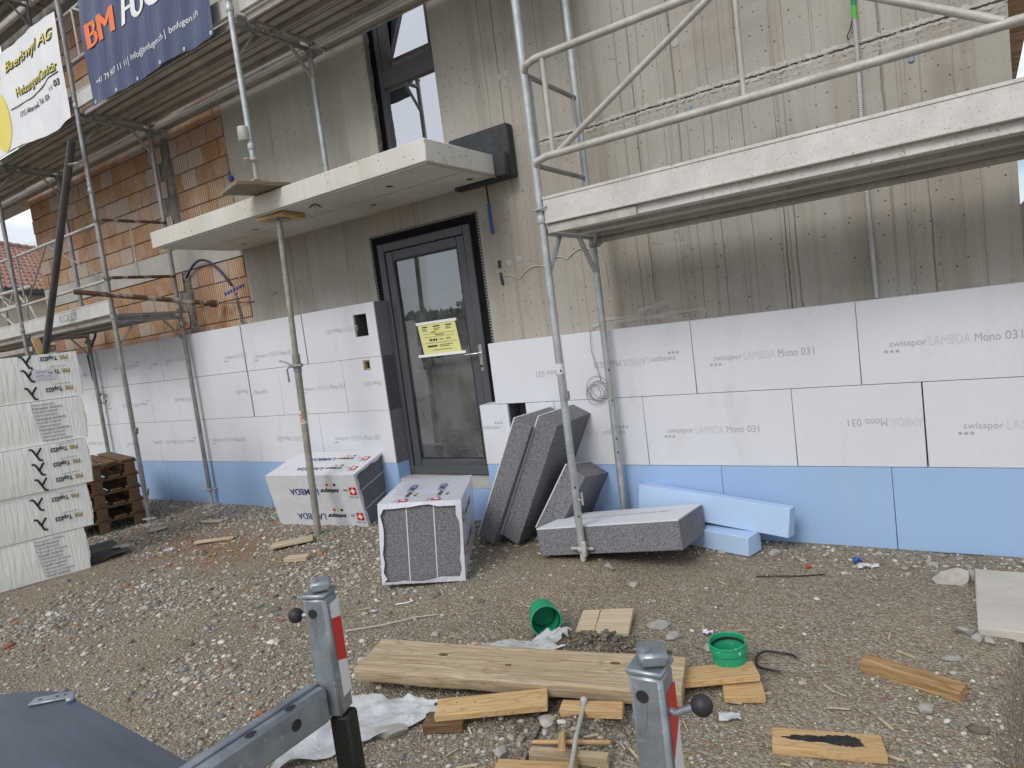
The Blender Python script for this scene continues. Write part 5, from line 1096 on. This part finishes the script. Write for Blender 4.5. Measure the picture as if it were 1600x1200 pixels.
m = MB(); m.box((-2.03, -3.762, .801), (.105, .036, .006), rotm(0, 0, 42), .002); HP = m.build('hinge_plate', GALV_F, TRL)
for d in (-.03, .012, .032): MB().lathe([(.0042, 0)], 10, TR((-2.03+d*math.cos(rad(42)), -3.762+d*math.sin(rad(42)), .8045)), 0, (False, True)).build('screw_hole', BLACK, HP, False)
m = MB(); m.box((-1.975, -3.742, .802), (.035, .02, .012), rotm(0, 0, -25), .004); m.build('hinge_knuckle', GALV_F, TRL)
m = MB(); m.bb((-2.8, -4.28, .70), (-1.32, -4.22, .774), .006); m.bb((-1.243, -4.34, .772), (-.43, -4.28, .85), .006); m.bb((-.478, -4.34, .50), (-.425, -3.508, .57), .006); m.build('cross_member', GALV_F, TRL)
m = MB(); m.bb((-2.7, -4.6, .0), (-2.64, -4.54, .77), .005); m.bb((-.47, -4.34, .0), (-.42, -4.29, .77), .005); m.bb((-1.30, -4.6, .0), (-1.245, -4.54, .85), .005); m.build('support_leg', GALV_F, TRL)
# ---------------------------------------------------------------- notice on the door
NT = thing('paper_notice', 'yellow paper notice taped to the door pane', 'notice', (-3.83, T, 1.45))
yn = T+.0085
def quad(p): return [(x, yn, z) for x, z in p]
m = MB(); n = 10; P = [[(-4.040+.43*j/n+(-.012+.035*(1-i/n))*(1), yn-.003*math.sin(math.pi*j/n)*math.sin(math.pi*i/n), 1.458+.285*i/n-.004*j/n) for j in range(n+1)] for i in range(n+1)]
m.grid(P); pp = m.build('sheet', PAPER, NT)
for x0, x1, z in ((-4.066, -3.598, 1.742), (-4.085, -3.54, 1.452)): MB().bb((x0, yn-.0055, z-.014), (x1, yn-.004, z+.010)).build('tape', WPRINT, NT, False)
m = MB(); yy = yn-.0048
for (x, z, w, h) in [(-4.0, 1.705, .06, .009), (-3.87, 1.705, .075, .009), (-3.73, 1.705, .07, .009), (-4.0, 1.685, .05, .004), (-3.87, 1.685, .08, .004), (-3.73, 1.687, .05, .004), (-4.0, 1.672, .06, .004), (-3.87, 1.672, .06, .004), (-3.73, 1.674, .06, .004), (-3.90, 1.655, .05, .007), (-3.995, 1.641, .36, .002), (-3.86, 1.628, .10, .007), (-3.995, 1.614, .36, .002), (-3.93, 1.585, .014, .022), (-3.91, 1.585, .014, .022), (-3.885, 1.585, .022, .022), (-3.855, 1.585, .014, .022), (-3.82, 1.592, .05, .003), (-3.82, 1.582, .06, .003), (-3.74, 1.592, .05, .003), (-3.74, 1.582, .06, .003), (-3.985, 1.558, .37, .002), (-3.96, 1.53, .11, .014), (-3.82, 1.536, .15, .004), (-3.82, 1.522, .11, .004), (-3.90, 1.494, .22, .003)]:
    m.bb((x, yy, z-h/2), (x+w, yy+.0004, z+h/2))
m.build('print', INK_K, pp, False)
# ---------------------------------------------------------------- cables and pipes on the wall
m = MB(); yv = -.012
for k in range(6):
    c = Vector((-2.227+.024*math.sin(k*2.1), yv-.004*k, 1.06+.022*math.cos(k*1.7))); rr_ = .088-.007*k+.004*math.sin(k*3); a0 = k*.7
    m.pipe([c+Vector((rr_*math.cos(a), .003*math.sin(2*a+k), rr_*(.95 if k % 2 else 1.05)*math.sin(a))) for a in np.linspace(a0, a0+2*math.pi, 28, False)], .0019, 5, 0, None, True)
m.pipe([(-2.19, yv, 1.13), (-2.2, yv-.01, 1.2), (-2.235, yv-.01, 1.36), (-2.23, yv-.01, 1.50), (-2.228, T-.02, 1.54)], .0026, 5)
tag(m.build('wire_coil', WIRE), 'coil of grey wire hanging on the white boards by the scaffold', 'wire coil')
m = MB(); pts = []
for (xa, xb, za, zb, sag) in ((-3.05, -2.90, 2.03, 1.985, .02), (-2.90, -2.62, 1.985, 2.03, .055), (-2.62, -2.45, 2.03, 2.07, .05), (-2.45, -2.2, 2.07, 2.09, .05)):
    pts += [(xa+(xb-xa)*t, T-.008, za+(zb-za)*t+sag*math.sin(math.pi*t)) for t in np.linspace(0, 1, 9)[:-1]]
m.pipe(pts+[(-2.2, T-.008, 2.09), (-2.14, T-.01, 2.0), (-2.13, T-.01, 1.8)], .0035, 6); tag(m.build('loose_wire', WIREW), 'pale wire draped in arcs over the concrete by the door', 'wire')
m = MB(); P = [(-.385, 3.13), (-.386, 2.87), (-.392, 2.56), (-.395, 2.13), (-.388, 1.503)]
for i in range(len(P)-1):
    (xa, za), (xb, zb) = P[i], P[i+1]; n = int(abs(zb-za)/.012)
    for k in range(n):
        t = k/n; m.lathe([(.0105, 0), (.0135, .003), (.0135, .007), (.0105, .010), (.0105, .012)], 10, Matrix.Translation((xa+(xb-xa)*t, T-.018, za+(zb-za)*t-.012)), 0, (False, False))
CD = tag(m.build('conduit', CONDUIT), 'grey corrugated conduit running down the concrete wall', 'conduit')
m = MB(); m.tube((-.385, T-.018, 3.13), (-.384, T-.02, 3.20), .0142, 10); m.build('green_tape', flat('tape_green', (.09, .42, .05), .5), CD); m = MB(); m.tube((-.384, T-.02, 3.2), (-.383, T-.02, 3.26), .0138, 10); m.build('green_tape', flat('tape_dark_green', (.02, .22, .08), .5), CD)
m = MB(); m.pipe([(-.384, T-.02, 3.25), (-.37, T-.03, 3.35), (-.36, T-.03, 3.5)], .012, 8); m.build('blue_core', BLUECAB, CD); m = MB(); m.pipe([(-.39, T-.02, 3.15), (-.41, T-.025, 3.08), (-.43, T-.03, 3.04), (-.425, T-.03, 3.02)], .004, 6); m.build('black_core', BLACK, CD)
m = MB(); m.pipe([(-3.10, T-.012, 2.62), (-3.10, T-.014, 2.47), (-3.09, T-.02, 2.38)], .012, 8, 0); m.pipe([(-3.105, T-.004, 2.77), (-3.10, T-.006, 2.60)], .007, 6, 1); tag(m.build('cable_stub', [BLUECAB, BLACK]), 'blue cable stub hanging below the canopy right of the door', 'cable')
m = MB(); m.bb((-3.085, T-.012, 2.10), (-3.06, T+.0, 2.16)); m.pipe([(-3.07, T-.01, 2.06), (-3.065, T-.02, 2.02), (-3.06, T-.012, 1.96)], .010, 8, 1); tag(m.build('cable_stub', [BLACK, PURPLE]), 'purple cable end in a slot of the concrete right of the door', 'cable')
m = MB(); a = np.linspace(0, 1, 20); m.pipe([(-7.44+.82*t, T-.03-.03*math.sin(math.pi*t), 2.665+.17*math.sin(math.pi*(t*.92))-.25*t**3) for t in a], .013, 10); tag(m.build('cable_hose', PURPLE), 'dark purple hose arched over the lower clay blocks', 'hose')
m = MB()
for i in range(7): m.box((-6.78+i*.055, T-.008, 2.385+.008*i), (.032, .014, .03), rotm(0, 14*(-1)**i, 0), .004)
tag(m.build('cable_clips', BLUECAB), 'row of small blue clips at the end of the purple hose', 'clips')
m = MB(); m.box((-6.345, T-.02, 3.56), (.06, .03, .05), None, .006); m.pipe([(-6.345, T-.02, 3.58), (-6.35, T-.025, 3.64)], .006, 6); tag(m.build('cable_clip', BLUECAB), 'single blue clip at the edge of the upper clay blocks', 'clip')
m = MB(); m.pipe([(-9.58, .10, 2.5), (-9.62, .06, 2.2), (-9.72, -.03, 1.95), (-9.68, -.03, 1.62)], .017, 10); m.pipe([(-9.68, -.03, 1.62), (-9.66, -.03, 1.5), (-9.5, -.03, 1.38)], .004, 6, 1)
for k in range(3): m.pipe([(-9.50+.09*math.cos(q), -.03-.005*k, 1.36+.07*math.sin(q)) for q in np.linspace(0, 6, 18)], .004, 5, 1)
tag(m.build('cable_hose', [flat('dark_blue_hose', (.012, .03, .12), .45), WIRE]), 'dark blue hose with grey wire ends behind the left scaffold post', 'hose')
m = MB(); m.pipe([(-5.99, T-.0, 2.275), (-5.9, T-.03, 2.28)], .005, 6); tag(m.build('wall_anchor', GALV_D), 'small anchor bolt in the grey concrete', 'bolt')
m = MB()
for q in range(7): a = rad(q*47); m.tube((-4.25, -.62, 2.795), (-4.25+.06*math.cos(a), -.62+.06*math.sin(a), 2.775-.01*(q % 2)), .0025, 5)
tag(m.build('wire_tuft', BLACK), 'tuft of black tie wire under the canopy', 'wire')
# ---------------------------------------------------------------- beyond the house
_d = Vector((-.5, .866, 0)); MN = Matrix(((_d.x, -_d.y, 0, -24.3), (_d.y, _d.x, 0, 5.0), (0, 0, 1, 0), (0, 0, 0, 1)))      # ridge runs off to the right
NB = thing('neighbour_house', 'neighbouring house with brown tiled roof and cream wall at the far left', 'building', M=MN)
k = N('roof_tile'); v = k.pos('world'); c = k.mix(k.ramp(k.noise(v, 3, 4), .35, .65), (.36, .215, .165), (.26, .15, .115)); c = k.mix(k.math('MULTIPLY', k.ramp(k.noise(v, 9, 3), .55, .7), .6), c, (.45, .31, .25)); k.col(c); RT = k.fin(.85)
x0, x1, ny, per = -3.2, 15, 12, .24; nx = int((x1-x0)/per*8); ze, run, rise = 4.86, 3.6, 2.15
for j in range(ny):      # each course of wavy tiles laps over the one below
    m = MB(); ya, yb = -.35+(run+.35)*j/ny, -.35+(run+.35)*(j+1)/ny+.05; za = ze+rise*(ya/run)+.075; zb = ze+rise*(yb/run)+.005
    X_ = [x0+(x1-x0)*i/nx for i in range(nx+1)]; wv = lambda i: .045*math.sin(i*math.pi/4+j*math.pi*.9)
    m.grid([[(x, ya, za-.07+wv(i)*.2) for i, x in enumerate(X_)], [(x, ya, za+wv(i)) for i, x in enumerate(X_)], [(x, yb, zb+wv(i)) for i, x in enumerate(X_)]])
    m.build('tile_course', RT, NB, True, M=MN)
m = MB()
for i in range(int((x1-x0)/.4)): m.tube((x0+i*.4, run+.02, ze+rise+.04), (x0+i*.4+.41, run+.02, ze+rise+.07), .12, 10, .14)
m.build('ridge', RT, NB, True, M=MN)
m = MB(); m.bb((x0, .15, 0), (x1-.3, 2*run-.2, ze-.05)); m.build('wall', plain('cream_render', (.66, .60, .47), (.6, .54, .42), 1, .9, 0, .1, 60, 'world'), NB, False, M=MN)
m = MB(); m.bb((x0, -.48, ze-.32), (x1, -.36, ze-.18)); m.build('gutter', BLACK, NB, False, M=MN); m = MB(); m.bb((x0, -.36, ze-.26), (x1, .14, ze-.2)); m.build('soffit', DARKPIPE, NB, False, M=MN)
LG = thing('lattice_scaffold', 'pale tube lattice of another scaffold round the left corner', 'scaffold', (-13.5, .6, 0))
for p, q in (((-15.5, .6, 3.34), (-12.55, .6, 3.27)), ((-15.5, .6, 3.03), (-13.2, .6, 3.04))): tubep('chord', p, q, .03, RAIL, 10, LG)
for i in range(4): x = -15.4+i*.62; tubep('lattice_bar', (x, .6, 3.04), (x+.31, .6, 3.31), .018, RAIL, 8, LG); tubep('lattice_bar', (x+.31, .6, 3.31), (x+.62, .6, 3.04), .018, RAIL, 8, LG)
tubep('post', (-13.7, .6, 0), (-13.7, .6, 6.5), .026, GALV_D, 10, LG); tubep('cross_brace', (-13.9, .6, 3.0), (-12.4, .6, 2.0), .02, RAIL, 8, LG); tubep('cross_brace', (-12.9, .6, 3.2), (-12.2, .6, 2.2), .02, RAIL, 8, LG)
for a_, b_ in (((-16, .3, 2.2), (-12.2, 1.0, 2.27)), ((-16, .28, 4.72), (-11.9, 1.1, 4.83))): MB().bb(a_, b_).build('deck', DECK_U, LG, False)
MB().bb((-16, .28, 4.9), (-11.9, .30, 5.02)).build('toe_board', ALU, LG, False)
# right edge: dark barge board of the next roof, and a wall with a blue band
RB = thing('side_building', 'slice of a dark timbered building past the right corner of the wall', 'building', (3, 8, 0))
m = MB(); m.bb((.9, 5.5, 0), (4, 12, 2.45)); m.build('wall', WOOD_G, RB, False); m = MB(); m.bb((.85, 5.44, 1.9), (4, 5.49, 2.02)); m.build('blue_band', BLUECAB, RB, False); m = MB(); m.bb((.85, 5.44, 2.03), (4, 5.49, 2.10)); m.build('white_band', WPRINT, RB, False)
m = MB(); m.prism([(.395, 2.78), (.425, 2.80), (.50, 3.12), (.58, 3.5), (1.0, 6), (.395, 6)], -1.7, -1.4, Matrix(((1, 0, 0, 0), (0, 0, -1, 0), (0, 1, 0, 0), (0, 0, 0, 1)))); m.build('barge_board', WOOD_D, RB, False)
# ---------------------------------------------------------------- across the yard: only the panes show it
def leafmat(name, a, b):
    k = N(name); k.col(k.mix(k.rnd() if False else k.ramp(k.noise(k.pos('world'), 1.5, 4), .35, .65), a, b)); return k.fin(.6)
LEAF = leafmat('leaf', (.07, .11, .04), (.12, .17, .065))
def leaves(n, c, r_, seed, size=.11):
    g = np.random.default_rng(seed); m = MB(); V = []; F = []
    for i in range(n):
        d = g.normal(0, 1, 3); d /= np.linalg.norm(d); p = np.array(c)+d*np.array(r_)*(.72+.28*g.random())*(1+.25*fbm(np.array([d[0]*2+seed]), np.array([d[1]*2+d[2]*2]), 3)[0]*2)
        a, b = g.normal(0, 1, 3), g.normal(0, 1, 3); a /= np.linalg.norm(a); b -= a*b.dot(a); b /= np.linalg.norm(b); s = size*g.uniform(.6, 1.3)
        o = len(V); V += [tuple(p-a*s), tuple(p+b*s*.6), tuple(p+a*s), tuple(p-b*s*.6)]; F.append((o, o+1, o+2, o+3))
    m.add(V, F); return m
for i, (x, y, h, w) in enumerate([(-33, -20, 3.4, 3.4), (-28.5, -22.5, 4.1, 3.4), (-24.5, -24, 3.1, 3.0), (-20.5, -26, 4.2, 3.6), (-38, -18, 4.4, 3.6), (-15, -27, 3.6, 3.4)]):
    t = thing('tree', ['bushy tree reflected in the door glass, left of centre', 'tall bushy tree reflected in the middle of the door glass', 'low bushy tree reflected in the door glass', 'rounded tree across the yard, right of the reflected row', 'leftmost tree across the yard', 'rightmost tree across the yard'][i], 'tree', (x, y, 0), group='trees across the yard')
    MB().tube((x, y, 0), (x, y, h*.6), .16, 8, .08).build('trunk', WOOD_D, t); leaves(2600, (x, y, h*.56), (w*.85, w*.85, h*.46), 300+i, .2).build('crown', LEAF, t, False); MB().ball((x, y, h*.5), 1, 10, (w*.6, w*.6, h*.36)).build('inner_foliage', LEAF, t)
OH = thing('opposite_house', 'pale house across the yard seen in the door glass', 'building', (-21, -33, 0))
m = MB(); m.bb((-27, -40, 0), (-15, -32, 4.4)); m.build('wall', MATS['cream_render'], OH, False); m = MB(); m.prism([(-6.6, 4.3), (6.6, 4.3), (0, 7.6)], -40.5, -31.5, Matrix.Translation((-21, 0, 0)) @ Matrix(((1, 0, 0, 0), (0, 0, 1, 0), (0, 1, 0, 0), (0, 0, 0, 1)))); m.build('roof', RT, OH, False)
for x in (-24.5, -21, -17.5): m = MB(); m.bb((x-.6, -31.97, 1.5), (x+.6, -31.9, 3.0)); m.build('window', BLACK, OH, False)
m = leaves(1500, (5.5, 15, 3.0), (2.2, 2.2, 2.6), 401, .16); t = thing('tree', 'dark tree glimpsed at the right end above the deck', 'tree', (5.5, 15, 0)); m.build('crown', LEAF, t, False); MB().tube((5.5, 15, 0), (5.5, 15, 3), .15, 8).build('trunk', WOOD_D, t)
